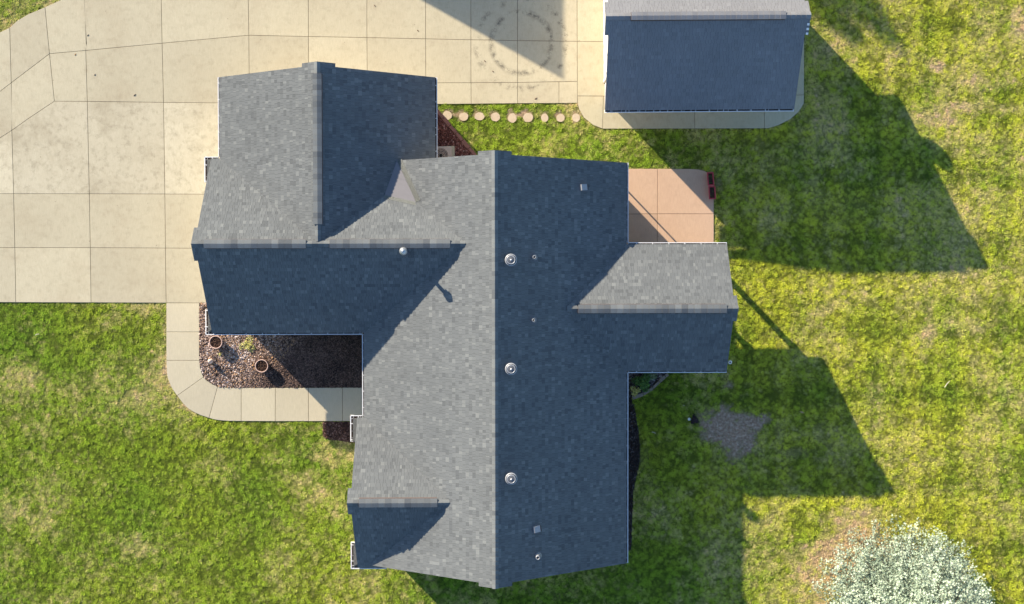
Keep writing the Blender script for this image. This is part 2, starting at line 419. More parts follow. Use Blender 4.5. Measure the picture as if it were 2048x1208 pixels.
paving('front_walk', walk, Gs([(333.2,606),(399.3,606),(399.3,720),(401,734.5),(407.5,754),(419.7,764.6),(436,772.8),(454.5,775),(748,774.6),(748,842),(483,842.1),(459,841.9),(440.6,840.7),(418.6,835.8),(401,830),(378,818),(354.8,791.3),(340.9,769),(334.4,748.4),(333.2,720.6)]), M_WALK)
# patio
pat = [
 [(1200,337.6),(1314.8,337.6),(1314.6,427.9),(1200,428.2)],
 [(1314.8,337.6),(1380,337.8),(1396,338.8),(1409,342),(1419,348),(1425,358),(1427.4,372),(1427.4,427.9),(1314.6,427.9)],
 [(1200,428.2),(1314.6,427.9),(1314.4,520),(1200,520)],
 [(1314.6,427.9),(1427.4,427.9),(1427.4,520),(1314.4,520)],
 [(1200,520),(1314.4,520),(1314.2,610),(1200,610)],
 [(1314.4,520),(1427.4,520),(1427.4,610),(1314.2,610)],
 [(1200,610),(1314.2,610),(1314,700),(1200,700)],
 [(1314.2,610),(1427.4,610),(1427.4,700),(1314,700)],
]
paving('patio', pat, Gs([(1200,337.6),(1380,337.8),(1396,338.8),(1409,342),(1419,348),(1425,358),(1427.4,372),(1427.4,700),(1200,700)]), M_PAT)
# ------------------------------------------------------------------ roofs
def clip_tri(poly, tri):
    """Sutherland-Hodgman of a 2D polygon against a counter-clockwise triangle"""
    for i in range(3):
        ax, ay = tri[i]; bx, by = tri[(i+1) % 3]; ex, ey = bx-ax, by-ay
        out = []; n = len(poly)
        if n == 0: return out
        d = [ex*(p[1]-ay)-ey*(p[0]-ax) for p in poly]
        for k in range(n):
            k2 = (k+1) % n
            if d[k] >= 0: out.append(poly[k])
            if (d[k] >= 0) != (d[k2] >= 0):
                t = d[k]/(d[k]-d[k2]); p, q = poly[k], poly[k2]
                out.append((p[0]+(q[0]-p[0])*t, p[1]+(q[1]-p[1])*t))
        poly = out
    return poly
EXPO = 0.143
M_DECK = flat('shadow_line_deck', (0.045,0.045,0.05), 0.95, 0.2, 14)  # deck coloured near black so the tab gaps read as painted shadow lines
M_STRIP2 = flat('return_shingle', (0.13,0.135,0.135), 0.9, 0.2, 14)
def roof_slope(poly, parent, mat, tone_bias=0.0, seed=0, name='roof_slope'):
    """a pitched slab of roof deck and, on it, every shingle tab as a thin wedge (one stuff object)"""
    r = random.Random(seed)
    P = [Vector(p) for p in poly]
    nrm = Vector((0,0,0))
    for k in range(len(P)): nrm += P[k].cross(P[(k+1) % len(P)])
    if nrm.z < 0: P = P[::-1]; nrm = -nrm
    nrm.normalize()
    a = Vector((0,0,1)).cross(nrm).normalized(); b = nrm.cross(a)
    o = P[0]
    n = len(P)
    deck = MB().add([p + nrm*0.0 for p in P] + [p - nrm*0.05 for p in P],
                    [tuple(range(n)), tuple(range(2*n-1, n-1, -1))] + [((i+1)%n, i, n+i, n+(i+1)%n) for i in range(n)])
    dk = deck.build(name, M_DECK, parent)
    p2 = [((p-o).dot(a), (p-o).dot(b)) for p in P]
    tris = [[p2[i] for i in t] for t in tessellate_polygon([[Vector((x, y, 0)) for x, y in p2]])]
    T2 = []
    for t in tris:
        ar = (t[1][0]-t[0][0])*(t[2][1]-t[0][1])-(t[1][1]-t[0][1])*(t[2][0]-t[0][0])
        if abs(ar) < 1e-6: continue
        if ar < 0: t = t[::-1]
        T2.append((t, min(q[0] for q in t), max(q[0] for q in t), min(q[1] for q in t), max(q[1] for q in t)))
    b0 = min(q[1] for q in p2); b1 = max(q[1] for q in p2); a0 = min(q[0] for q in p2); a1 = max(q[0] for q in p2)
    V = []; F = []; TONE = []
    row = 0; y = b0 - 0.02
    while y < b1:
        y1 = y + EXPO
        x = a0 - r.random()*0.3
        cur = r.random()
        while x < a1:
            w = r.choice((0.075, 0.095, 0.11, 0.13, 0.15, 0.18))*(0.9+0.2*r.random())
            x1 = x + w
            u_ = r.random()
            if u_ < 0.50: tone = 0.38 + 0.14*r.random()
            elif u_ < 0.78: tone = 0.48 + 0.16*r.random()
            elif u_ < 0.91: tone = 0.16 + 0.18*r.random()
            else: tone = 0.66 + 0.24*r.random()
            th = 0.004 + (0.006 if tone > 0.42 else 0.0) + 0.002*r.random()
            drop = 0.004*r.random()
            q = [(x+0.003, y+.008-drop), (x1-0.003, y+.008-drop), (x1-0.003, y1+.004), (x+0.003, y1+.004)]  # gap at the butt bares the dark deck as a course shadow line
            for t, ta, tb, tc, td in T2:
                if x > tb or x1 < ta or y > td or y1 < tc: continue
                c = clip_tri(q, t)
                if len(c) < 3: continue
                k = len(V); m = len(c)
                for (cx, cy) in c:
                    h = th + (0.0015-th)*min(1, max(0, (cy-y)/EXPO)) + 0.001
                    V.append(tuple(o + a*cx + b*cy + nrm*h))
                F.append(tuple(range(k, k+m))); TONE.append(tone+tone_bias)
                # butt edge and sides, toned darker as part of the painted shadow line
                for i in range(m):
                    j = (i+1) % m
                    if c[i][1] < y+EXPO*0.5 or c[j][1] < y+EXPO*0.5:
                        kk = len(V)
                        V.append(tuple(o + a*c[i][0] + b*c[i][1])); V.append(tuple(o + a*c[j][0] + b*c[j][1]))
                        F.append((k+i, kk, kk+1, k+j)); TONE.append(max(0, tone*0.6))
            x = x1
        y = y1; row += 1
    me = pmesh('shingles', V, F, mat)
    at = me.attributes.new('tone', 'FLOAT', 'FACE'); at.data.foreach_set('value', np.clip(TONE, 0, 1).astype(np.float32))
    tag(link('shingles', me, dk), kind='stuff')
    return dk

cap_cache = {}
def ridge_caps(p, q, pitch, parent, mat, half=0.155, lift=0.0, vent=True, seed=0, exposure=0.20):
    """a ridge vent (or plain ridge) from p to q covered with folded cap shingles, each its own object"""
    p = Vector(p); q = Vector(q); L = (q-p).length; d = (q-p).normalized()
    s = Vector((-d.y, d.x, 0)); r = random.Random(seed)
    cp = pitch*0.30 if vent else pitch*0.85          # the vent is flatter than the roof it sits on
    sc = 1.0/math.hypot(1, cp); hw = half*sc; dz = half*cp*sc
    def sect(pt, l, w, drop):
        return [pt + s*w + Vector((0,0,-w*cp+l)), pt + Vector((0,0,l)), pt - s*w + Vector((0,0,-w*cp+l)),
                pt - s*w + Vector((0,0,-w*pitch-.03)), pt + s*w + Vector((0,0,-w*pitch-.03))]
    A = sect(p, lift-.006, hw, 0); B = sect(q, lift-.006, hw, 0)
    base = MB().add(A + B, [(0,1,6,5),(1,2,7,6),(2,3,8,7),(3,4,9,8),(4,0,5,9),(4,3,2,1,0),(5,6,7,8,9)])
    w2 = hw+.022                                        # dark nailing flange either side
    A = [p + s*w2 + Vector((0,0,-w2*pitch+.016)), p + Vector((0,0,.016)), p - s*w2 + Vector((0,0,-w2*pitch+.016))]
    B = [v + (q-p) for v in A]; k_ = [v - Vector((0,0,.03)) for v in A+B]
    if vent: base.add(A + B + k_, [(0,1,4,3),(1,2,5,4),(0,3,9,6),(2,8,11,5),(0,6,7,1),(1,7,8,2),(3,4,10,9),(4,5,11,10)])
    root = base.build('ridge_vent' if vent else 'ridge', M_RAKE, parent)
    n = max(1, int(round(L/exposure))); e = L/n
    h2 = half + 0.008
    hw2 = h2*sc; dz2 = h2*cp*sc
    key = (round(pitch,3), half, round(e,3), mat.name, vent)
    if key not in cap_cache:
        ms = []
        for k in range(5):
            tn = (0.35, 0.55, 0.7, 0.85, 1.0)[k]
            t0, t1 = 0.028, 0.004; g = 0.010
            V = []
            for (yy, t) in ((g, t0), (e+0.02, t1)):
                V += [(-hw2, yy, -dz2+t), (-hw2*.45, yy, -dz2*.38+t+.002), (0, yy, t+0.006), (hw2*.45, yy, -dz2*.38+t+.002), (hw2, yy, -dz2+t)]
            V += [(x, g, z-t0-.004) for x, y_, z in V[:5]] + [(-hw2, e+.02, -dz2-.012), (hw2, e+.02, -dz2-.012)]
            F = [(0,1,6,5),(1,2,7,6),(2,3,8,7),(3,4,9,8),(10,11,1,0),(11,12,2,1),(12,13,3,2),(13,14,4,3),(0,5,15,10),(14,16,9,4)]
            me = pmesh('ridge_cap', V, F, mat)
            at = me.attributes.new('tone', 'FLOAT', 'FACE'); at.data.foreach_set('value', [tn]*4+[0.0]*6)
            ms.append(me)
        cap_cache[key] = ms
    M = Matrix(((s.x*-1, d.x, 0), (s.y*-1, d.y, 0), (0, 0, 1))).to_4x4()
    for k in range(n):
        o = link('ridge_cap', r.choices(cap_cache[key], (2,3,3,3,2))[0], root)
        o.matrix_local = Matrix.Translation(p + d*(k*e) + Vector((0, 0, lift))) @ M @ Euler(((r.random()-.5)*.015, (r.random()-.5)*.02, (r.random()-.5)*.02)).to_matrix().to_4x4()
    return root

def gutter(p, q, out, parent, z, seed=0, hang=0.62):
    """white U gutter whose outer lip runs from p to q; out = unit outward direction"""
    p = Vector((p[0], p[1], 0)); q = Vector((q[0], q[1], 0)); o = Vector((out[0], out[1], 0))
    W = 0.125; H = 0.12; t = 0.012
    prof = [(0,0),(0.0,-0.03),(-0.02,-0.05),(-0.03,-H),(-W,-H),(-W,0.0),(-W+t*.6,0.0),(-W+t*.6,-H+t),(-0.036,-H+t),(-0.03,-0.05),(-0.026,-0.02),(-0.026,0)]
    m = MB(); n = len(prof)
    V = [p + o*a + Vector((0,0,z+b)) for a, b in prof] + [q + o*a + Vector((0,0,z+b)) for a, b in prof]
    d = (q-p).normalized()
    flip = (Vector((0,0,1)).cross(o)).dot(d) > 0
    F = [((i+1)%n, i, n+i, n+(i+1)%n) if not flip else (i, (i+1)%n, n+(i+1)%n, n+i) for i in range(n)]
    m.add(V, F)
    for e in (p, q):                      # end caps
        s = d*0.004
        m.add([e-s, e+s, e+s-o*W, e-s-o*W, e-s-Vector((0,0,H)), e+s-Vector((0,0,H)), e+s-o*W-Vector((0,0,H)), e-s-o*W-Vector((0,0,H))],
              [(0,1,2,3),(0,4,5,1),(2,6,7,3),(3,7,4,0),(1,5,6,2),(7,6,5,4)])
        for k in range(len(m.v)-8, len(m.v)): m.v[k] = (m.v[k][0], m.v[k][1], m.v[k][2]+z-0.002)
    L = (q-p).length; k = hang*0.5
    g = None
    while k < L:
        c = p + d*k
        a = c - d*0.012; b = c + d*0.012
        V = [a + Vector((0,0,z+0.003)), b + Vector((0,0,z+0.003)), b - o*(W+0.03) + Vector((0,0,z+0.012)), a - o*(W+0.03) + Vector((0,0,z+0.012))]
        m.add(V + [v - Vector((0,0,0.008)) for v in V], [(0,1,2,3),(0,4,5,1),(1,5,6,2),(2,6,7,3),(3,7,4,0)])
        k += hang
    g = m.build('gutter', M_WHITE, parent)
    # wet leaf litter lying in the trough
    r = random.Random(seed); lm = MB()
    s0 = 0.0
    while s0 < L:
        s1 = min(L-0.02, s0 + 0.2 + 0.5*r.random()); hh = -H + 0.02 + 0.045*r.random()
        if s1 - s0 > 0.05:
            a = p + d*(s0+0.01); b = p + d*s1
            lm.add([a - o*0.04 + Vector((0,0,z+hh)), b - o*0.04 + Vector((0,0,z+hh)), b - o*(W-.012) + Vector((0,0,z+hh)), a - o*(W-.012) + Vector((0,0,z+hh))], [(0,1,2,3)])
        s0 = s1 + 0.02
    tag(lm.build('leaf_litter', M_SOIL, g), kind='stuff')
    return g

house = empty('house', (0, 0, 0), 'large cross-gabled house with grey shingle roof filling the middle of the picture', 'house')
E0 = EAVE
pm, qc = 0.576, 0.69
CY0, CY1 = -1.554, 5.235; cy = (CY0+CY1)/2; hC = (CY1-CY0)/2*qc; xC = -10.80
BX0, BX1, BYN = -10.541, -2.20, 8.245; bx = (BX0+BX1)/2; hB = hC; pb = hB/((BX1-BX0)/2)
DY0, DY1 = -10.56, -4.65; dy = (DY0+DY1)/2; hD = (DY1-DY0)/2*0.674; xD = -5.294; qd = 0.674
EY0, EY1, xE = -3.043, 1.961, 8.876; ey = (EY0+EY1)/2; hE = (EY1-EY0)/2*pm
MN, MS = 5.0, -10.371; hM = 5.1*pm
pk, pw = 0.13, 0.60         # the peaks of all gables step out a little
inn = 0.075                 # shingles end this far inside the gutter lip
Z = lambda x, y, h: (x, y, E0 + h)
jC = -5.1 + hC/pm; jD = -5.1 + hD/pm; jE = 5.1 - hE/pm
# cricket corners
xv = (BX1*pb - 5.1*pm)/(pb+pm); P0 = Z(xv, MN, (xv+5.1)*pm)
p1x = -4.10; h1_ = (BX1-p1x)*pb; P1 = Z(p1x, CY1-h1_/qc, h1_)
p2x = -2.93; h2_ = (p2x+5.1)*pm; P2 = Z(p2x, CY1-h2_/qc, h2_)
i_ = inn
S = []
# main block, west and east slopes
xs = -5.1 + (MS-DY0)*qd/pm
mw = [P0, Z(-pw, MN, hM-pw*pm), Z(-pw, MN+pk, hM-pw*pm), Z(0, MN+pk, hM), Z(0, MS-pk, hM), Z(-pw, MS-pk, hM-pw*pm), Z(-pw, MS, hM-pw*pm),
      Z(xs, MS, (xs+5.1)*pm), Z(jD, dy, hD), Z(-5.1+i_, DY1-i_*pm/qd, i_*pm), Z(-5.1+i_, CY0+i_*pm/qc, i_*pm), Z(jC, cy, hC), P2]
roof_slope(mw, house, M_SH, 0.02, 1)
me_ = [Z(0, MN+pk, hM), Z(pw, MN+pk, hM-pw*pm), Z(pw, MN, hM-pw*pm), Z(5.1-i_, MN, i_*pm), Z(5.1-i_, EY1-i_, i_*pm), Z(jE, ey, hE), Z(5.1-i_, EY0+i_, i_*pm),
       Z(5.1-i_, MS, i_*pm), Z(pw, MS, hM-pw*pm), Z(pw, MS-pk, hM-pw*pm), Z(0, MS-pk, hM)]
roof_slope(me_, house, M_SH, 0.0, 2)
# north-west garage block
bw = [Z(bx, BYN+pk, hB), Z(bx-pw, BYN+pk, hB-pw*pb), Z(bx-pw, BYN, hB-pw*pb), Z(BX0+i_, BYN, i_*pb), Z(BX0+i_, CY1-i_*pb/qc, i_*pb), Z(bx, cy, hB)]
roof_slope(bw, house, M_SH, -0.05, 3)
be = [Z(bx, BYN+pk, hB), Z(bx+pw, BYN+pk, hB-pw*pb), Z(bx+pw, BYN, hB-pw*pb), Z(BX1-i_, BYN, i_*pb), Z(BX1-i_, MN-.15, i_*pb), Z(xv, MN-.15, (BX1-xv)*pb), P0, P1, Z(bx, cy, hB)]
roof_slope(be, house, M_SH, 0.0, 4)
# west wing
roof_slope([Z(xC-pk, cy, hC), Z(xC-pk, cy+pw, hC-pw*qc), Z(xC, cy+pw, hC-pw*qc), Z(xC, CY1-i_, i_*qc), Z(BX0+i_*qc/pb, CY1-i_, i_*qc), Z(bx, cy, hC)], house, M_SH, -0.05, 5)
roof_slope([Z(bx, cy, hC), P1, P2, Z(jC, cy, hC)], house, M_SH, 0.04, 6)
roof_slope([Z(xC-pk, cy, hC), Z(xC-pk, cy-pw, hC-pw*qc), Z(xC, cy-pw, hC-pw*qc), Z(xC, CY0+i_, i_*qc), Z(-5.1+i_*qc/pm, CY0+i_, i_*qc), Z(jC, cy, hC)], house, M_SH, 0.0, 7)
# small south-west gable
roof_slope([Z(xD-pk, dy, hD), Z(xD-pk, dy+pw*.8, hD-pw*.8*qd), Z(xD, dy+pw*.8, hD-pw*.8*qd), Z(xD, DY1-i_, i_*qd), Z(-5.1+i_*qd/pm, DY1-i_, i_*qd), Z(jD, dy, hD)], house, M_SH, 0.02, 8)
roof_slope([Z(xD-pk, dy, hD), Z(xD-pk, dy-pw*.8, hD-pw*.8*qd), Z(xD, dy-pw*.8, hD-pw*.8*qd), Z(xD, DY0+i_, i_*qd), Z(-4.25, DY0+i_, i_*qd), Z(-4.6, MS, (MS-DY0)*qd), Z(xs, MS, (MS-DY0)*qd), Z(jD, dy, hD)], house, M_SH, 0.0, 9)
# east porch wing
roof_slope([Z(jE, ey, hE), Z(xE+pk, ey, hE), Z(xE+pk, ey+pw*.8, hE-pw*.8*pm), Z(xE, ey+pw*.8, hE-pw*.8*pm), Z(xE, EY1-i_, i_*pm), Z(5.1-i_, EY1-i_, i_*pm)], house, M_SH, 0.02, 10)
roof_slope([Z(jE, ey, hE), Z(xE+pk, ey, hE), Z(xE+pk, ey-pw*.8, hE-pw*.8*pm), Z(xE, ey-pw*.8, hE-pw*.8*pm), Z(xE, EY0+i_, i_*pm), Z(5.1-i_, EY0+i_, i_*pm)], house, M_SH, 0.0, 11)
# cricket between the garage block and the main roof: rubber membrane with a lapped seam
up = Vector((0,0,0.02))
A, B_, C_ = Vector(P0)+up, Vector(P1)+up, Vector(P2)+up
def in_tri(pt): return pt
m1 = A + (B_-A)*.48; m2 = A + (C_-A)*.48
MB().add([A, m1, m2, A-up*3, m1-up*3, m2-up*3], [(0,1,2),(0,3,4,1),(2,5,3,0),(1,4,5,2)]).build('roof_membrane', M_MEMB, house)
u2 = Vector((0,0,0.006))
MB().add([m1*1.0-u2, B_-u2, C_-u2, m2-u2, m1-up*3, B_-up*3, C_-up*3, m2-up*3], [(0,1,2,3),(0,4,5,1),(1,5,6,2),(2,6,7,3),(3,7,4,0)]).build('roof_membrane', M_MEMB, house)
# lighter shingle strips that lap over the membrane edges
def strip(name, a, b, w, side, mat, z=0.026, th=0.01):
    a = Vector(a); b = Vector(b); s = Vector(side).normalized()*w; u = Vector((0,0,z)); t = Vector((0,0,th))
    return MB().add([a+u, b+u, b+s+u, a+s+u, a+u-t, b+u-t, b+s+u-t, a+s+u-t], [(0,1,2,3),(3,2,1,0),(0,4,5,1),(1,5,6,2),(2,6,7,3),(3,7,4,0)]).build(name, mat, house)
M_STRIP = flat('lap_strip', (0.25,0.26,0.24), 0.9, 0.1, 12)
strip('edge_strip', P0, P2, 0.22, (1,0.25,pm), M_STRIP, z=.015)
strip('edge_strip', P1, P2, 0.16, (0.0,-1,qc), M_STRIP, z=.015)

# ridges
rv = dict(parent=house, mat=M_SH)
dzr = 0.040
ridge_caps(Z(bx, BYN-0.30, hB+.01), Z(bx, cy+0.72, hB+.01), pb, lift=dzr, seed=1, **rv)
ridge_caps(Z(bx, BYN+pk-.01, hB+.012), Z(bx, BYN-0.31, hB+.012), pb, lift=0.0, vent=False, seed=2, half=.12, **rv)
ridge_caps(Z(bx, cy+0.71, hB+.012), Z(bx, cy+.1, hB+.012), pb, lift=0.0, vent=False, seed=3, half=.12, **rv)
ridge_caps(Z(xC-pk+.01, cy, hC+.012), Z(xC+0.32, cy, hC+.012), qc, lift=0.0, vent=False, seed=4, half=.12, **rv)
ridge_caps(Z(xC+0.33, cy, hC+.01), Z(bx-0.45, cy, hC+.01), qc, lift=dzr, seed=5, exposure=.24, **rv)
ridge_caps(Z(bx-0.44, cy, hC+.012), Z(bx+0.41, cy, hC+.012), qc, lift=0.0, vent=False, seed=6, half=.12, **rv)
ridge_caps(Z(bx+0.42, cy, hC+.01), Z(jC-0.60, cy, hC+.01), qc, lift=dzr, seed=7, exposure=.24, **rv)
ridge_caps(Z(jC-0.59, cy, hC+.012), Z(jC-.05, cy, hC+.012), qc, lift=0.0, vent=False, seed=8, half=.12, **rv)
ridge_caps(Z(xD-pk+.01, dy, hD+.012), Z(xD+0.30, dy, hD+.012), qd, lift=0.0, vent=False, seed=9, half=.12, **rv)
ridge_caps(Z(xD+0.31, dy, hD+.01), Z(jD-0.50, dy, hD+.01), qd, lift=dzr, seed=10, exposure=.24, **rv)
ridge_caps(Z(jD-0.49, dy, hD+.012), Z(jD-.05, dy, hD+.012), qd, lift=0.0, vent=False, seed=11, half=.12, **rv)
ridge_caps(Z(jE+.05, ey, hE+.012), Z(jE+0.45, ey, hE+.012), pm, lift=0.0, vent=False, seed=12, half=.12, **rv)
ridge_caps(Z(jE+0.46, ey, hE+.01), Z(xE-0.32, ey, hE+.01), pm, lift=dzr, seed=13, exposure=.24, **rv)
ridge_caps(Z(xE-0.31, ey, hE+.012), Z(xE+pk-.01, ey, hE+.012), pm, lift=0.0, vent=False, seed=14, half=.12, **rv)
ridge_caps(Z(0, MN+pk-.01, hM+.01), Z(0, MS-pk+.01, hM+.01), pm, lift=0.004, vent=False, seed=15, half=.12, exposure=.165, **rv)

# gutters
RX = 0.27    # cornice returns stand this far beyond the rakes
gl = [((BX0, CY1), (BX0, BYN), (-1,0)), ((BX1, BYN), (BX1, MN-.2), (1,0)),
      ((xC-RX, CY1), (BX0, CY1), (0,1)), ((xC-RX, CY1), (xC-RX, CY1-.97), (-1,0)),
      ((xC-RX, CY0), (-5.1, CY0), (0,-1)), ((xC-RX, CY0), (xC-RX, CY0+.97), (-1,0)),
      ((-5.1, CY0), (-5.1, DY1), (-1,0)), ((xD-RX, DY1), (-5.1, DY1), (0,1)), ((xD-RX, DY1), (xD-RX, DY1-1.0), (-1,0)),
      ((xD-RX, DY0), (-4.2, DY0), (0,-1)), ((xD-RX, DY0), (xD-RX, DY0+1.02), (-1,0)),
      ((5.1, MN), (5.1, EY1), (1,0)), ((5.1, EY1), (xE, EY1), (0,1)), ((5.1, EY0), (xE, EY0), (0,-1)), ((5.1, EY0), (5.1, MS), (1,0))]
for k, (a, b, o) in enumerate(gl): gutter(a, b, o, house, E0, seed=k)
# cornice returns: little hipped skirts of shingle behind the gutters, box below
def cornice(x, y, sgn, L, xr, q):
    """corner (x, y); sgn = +1 when the return runs north; xr = x of the rake"""
    xi = xr + 0.26; yi = y + sgn*0.24; ye = y + sgn*L
    zt = E0 + 0.30
    m = MB().add([(x+.10, y+sgn*.10, E0+.01), (x+.10, ye, E0+.01), (xi+.12, ye, zt), (xi+.12, y+sgn*.45, zt), (xi+.10, y+sgn*.10, E0+.01)],
                 [(0,1,2,3),(3,2,1,0),(0,3,4),(4,3,0)])
    m.build('cornice_roof', M_STRIP2, house)
    y0, y1 = sorted((y+sgn*.13, ye))
    MB().box(x+.13, y0, E0-.24, xi+.3, y1, E0-.01).build('cornice_return', M_TRIM, house)
cornice(xC-RX, CY1, -1, .97, xC, qc); cornice(xC-RX, CY0, 1, .97, xC, qc)
cornice(xD-RX, DY1, -1, 1.0, xD, qd); cornice(xD-RX, DY0, 1, 1.02, xD, qd)

# walls, soffits, fascia
OV, RO = 0.55, 0.36
def wall_block(x0, y0, x1, y1, gables, h, axis, sides='nsew', mat=M_SIDE, z0=0.0, e0=E0, par=house, pitch=None):
    """a box of wall with gable ends; axis 'x' or 'y' = direction of the ridge"""
    m = MB(); g = gables
    if axis == 'y': prof = [(x0, z0), (x0, e0+(x0-g[0])*pitch-.052), ((g[0]+g[1])/2, e0+(g[1]-g[0])/2*pitch-.052), (x1, e0+(g[1]-x1)*pitch-.052), (x1, z0)]
    else: prof = [(y0, z0), (y0, e0+(y0-g[0])*pitch-.052), ((g[0]+g[1])/2, e0+(g[1]-g[0])/2*pitch-.052), (y1, e0+(g[1]-y1)*pitch-.052), (y1, z0)]
    V = [((a, q, b) if axis == 'y' else (q, a, b)) for q in ((y0, y1) if axis == 'y' else (x0, x1)) for a, b in prof]
    F = [(0,1,2,3,4), (9,8,7,6,5)] + [(i, 5+i, 5+(i+1)%5, (i+1)%5) for i in range(5)]
    if axis == 'x': F = [f[::-1] for f in F]
    m.add(V, F)
    return m.build('wall', mat, par)
def gab(half, pitch): return half*pitch - 0.03
wall_block(-5.1+OV, MS+RO, 5.1-OV, MN-RO, (-5.1, 5.1), 0, 'y', pitch=pm)
wall_block(BX0+OV, cy, BX1-OV, BYN-RO, (BX0, BX1), 0, 'y', pitch=pb)
wall_block(xC+RO, CY0+OV, -4.4, CY1-OV, (CY0, CY1), 0, 'x', pitch=qc)
wall_block(xD+RO, DY0+OV, -4.4, DY1-OV, (DY0, DY1), 0, 'x', pitch=qd)
# soffits
def soffit(x0, y0, x1, y1, z=E0-.13):
    MB().box(x0, y0, z-.02, x1, y1, z).build('soffit', M_TRIM, house)
soffit(BX0+.12, CY1-.3, BX0+OV+.02, BYN-.02); soffit(BX1-OV-.02, MN-.1, BX1-.12, BYN-.02)
soffit(xC+.0, CY0+.12, -5.1, CY0+OV+.02); soffit(-5.1+.12, CY0, -5.1+OV+.02, DY1)
soffit(5.1-OV-.02, EY1, 5.1-.12, MN-.02); soffit(5.1-OV-.02, MS+.02, 5.1-.12, EY0)
soffit(xD, DY0+.12, -4.3, DY0+OV+.02); soffit(5.1, EY0+.12, xE-.02, EY1-.12)
# fascia boards under the rakes
def fascia(a, b, t, par=house):
    a = Vector(a); b = Vector(b); o = Vector((t[0], t[1], 0))*0.025; d = Vector((0,0,-0.055)); h = Vector((0,0,-0.17))
    V = [a+d, b+d, b+d+h, a+d+h]; V2 = [v-o for v in V]
    MB().add(V+V2, [(0,1,2,3),(7,6,5,4),(0,4,5,1),(1,5,6,2),(2,6,7,3),(3,7,4,0)]).build('fascia', M_TRIM, par)
def rake(apex, low, t, par=house): 
    a = Vector(apex); l = Vector(low); o = Vector((t[0], t[1], 0))*-0.02
    fascia(a+o, l+o, t, par)
for yy, t in ((MN, (0,1)), (MS, (0,-1))):
    rake(Z(0,yy,hM), Z(5.02,yy,.045), t); rake(Z(0,yy,hM), Z(-3.6 if yy > 0 else -4.8,yy,1.5*pm if yy > 0 else .17), t)
rake(Z(bx,BYN,hB), Z(BX0+.08,BYN,.05), (0,1)); rake(Z(bx,BYN,hB), Z(BX1-.08,BYN,.05), (0,1))
rake(Z(xC,cy,hC), Z(xC,CY0+.08,.05), (-1,0)); rake(Z(xC,cy,hC), Z(xC,CY1-.08,.05), (-1,0))
rake(Z(xD,dy,hD), Z(xD,DY0+.08,.05), (-1,0)); rake(Z(xD,dy,hD), Z(xD,DY1-.08,.05), (-1,0))
rake(Z(xE,ey,hE), Z(xE,EY0+.08,.05), (1,0)); rake(Z(xE,ey,hE), Z(xE,EY1-.08,.05), (1,0))
# porch of the east wing: beams, posts, closed gable
MB().box(4.6, EY1-.45, E0-.42, xE-.30, EY1-.28, E0-.15).build('porch_beam', M_TRIM, house)
MB().box(4.6, EY0+.28, E0-.42, xE-.30, EY0+.45, E0-.15).build('porch_beam', M_TRIM, house)
MB().box(xE-.47, EY0+.46, E0-.42, xE-.30, EY1-.46, E0-.15).build('porch_beam', M_TRIM, house)
MB().add([(xE-.34, EY0+.3, E0-.15), (xE-.34, EY1-.3, E0-.15), (xE-.34, ey, E0+hE-.2), (xE-.44, EY0+.3, E0-.15), (xE-.44, EY1-.3, E0-.15), (xE-.44, ey, E0+hE-.2)],
         [(0,1,2),(5,4,3),(0,2,5,3),(1,4,5,2),(0,3,4,1)]).build('porch_gable', M_SIDE, house)
for (px_, py_) in ((xE-.39, EY1-.37), (6.62, EY1-.37), (xE-.39, EY0+.37), (6.62, EY0+.37)):
    MB().box(px_-.08, py_-.08, 0.045, px_+.08, py_+.08, E0-.42).box(px_-.11, py_-.11, 0.04, px_+.11, py_+.11, .22).box(px_-.11, py_-.11, E0-.55, px_+.11, py_+.11, E0-.425).build('porch_post', M_TRIM, house)
MB().box(7.45, EY0+.33, 0.045, xE-.5, EY0+.40, 2.05).build('porch_wall', M_SIDE, house)
# doors and windows that a step to the side would show
def window(x, y, z, w, h, nrm):
    n = Vector((nrm[0], nrm[1], 0)); s = Vector((-n.y, n.x, 0)); c = Vector((x, y, z))
    def slab(a0, a1, b0, b1, d0, d1):
        V = [c + s*a + n*d + Vector((0,0,b)) for d in (d0, d1) for a, b in ((a0,b0),(a1,b0),(a1,b1),(a0,b1))]
        return V, [(3,2,1,0),(4,5,6,7),(0,1,5,4),(1,2,6,5),(2,3,7,6),(3,0,4,7)]
    m = MB()
    for a in ((-w/2-.08,-w/2,-.08,h+.08),(w/2,w/2+.08,-.08,h+.08),(-w/2,w/2,h,h+.08),(-w/2,w/2,-.08,0),(-w/2,w/2,h/2-.02,h/2+.02)):
        m.add(*slab(a[0],a[1],a[2],a[3],-.02,.04))
    o = m.build('window', M_TRIM, house)
    MB().add(*slab(-w/2,w/2,0,h,-.02,.012)).build('pane', M_GLASS, o)
for (x, y, n_) in ((5.1-OV, 3.6, (1,0)), (5.1-OV, -5.2, (1,0)), (5.1-OV, -8.2, (1,0)), (-3.0, MS+RO, (0,-1)), (2.3, MS+RO, (0,-1)), (2.3, MN-RO, (0,1)), (xD+RO, dy, (-1,0)), (-8.0, CY0+OV, (0,-1)), (-4.9+.36, -3.5, (-1,0)), (-4.5, BYN-RO, (0,1))):
    window(x, y, 0.95, 1.3, 1.2, n_)
def panel_door(x, y0, y1, par, h=2.13, nx=-1):
    d = MB().box(min(x, x+nx*.03), y0, 0.05, max(x, x+nx*.03), y1, h).build('garage_door', M_TRIM, par)
    for k in range(4):
        z0 = 0.08 + k*(h-.1)/4; nn = max(2, int((y1-y0)/0.6)); w = (y1-y0)/nn
        for j in range(nn):
            MB().box(min(x+nx*.031, x+nx*.05), y0+j*w+.06, z0+.06, max(x+nx*.031, x+nx*.05), y0+(j+1)*w-.06, z0+(h-.1)/4-.06).build('door_panel', M_TRIM, d)
panel_door(xC+RO, 0.0, 4.3, house, 2.0)
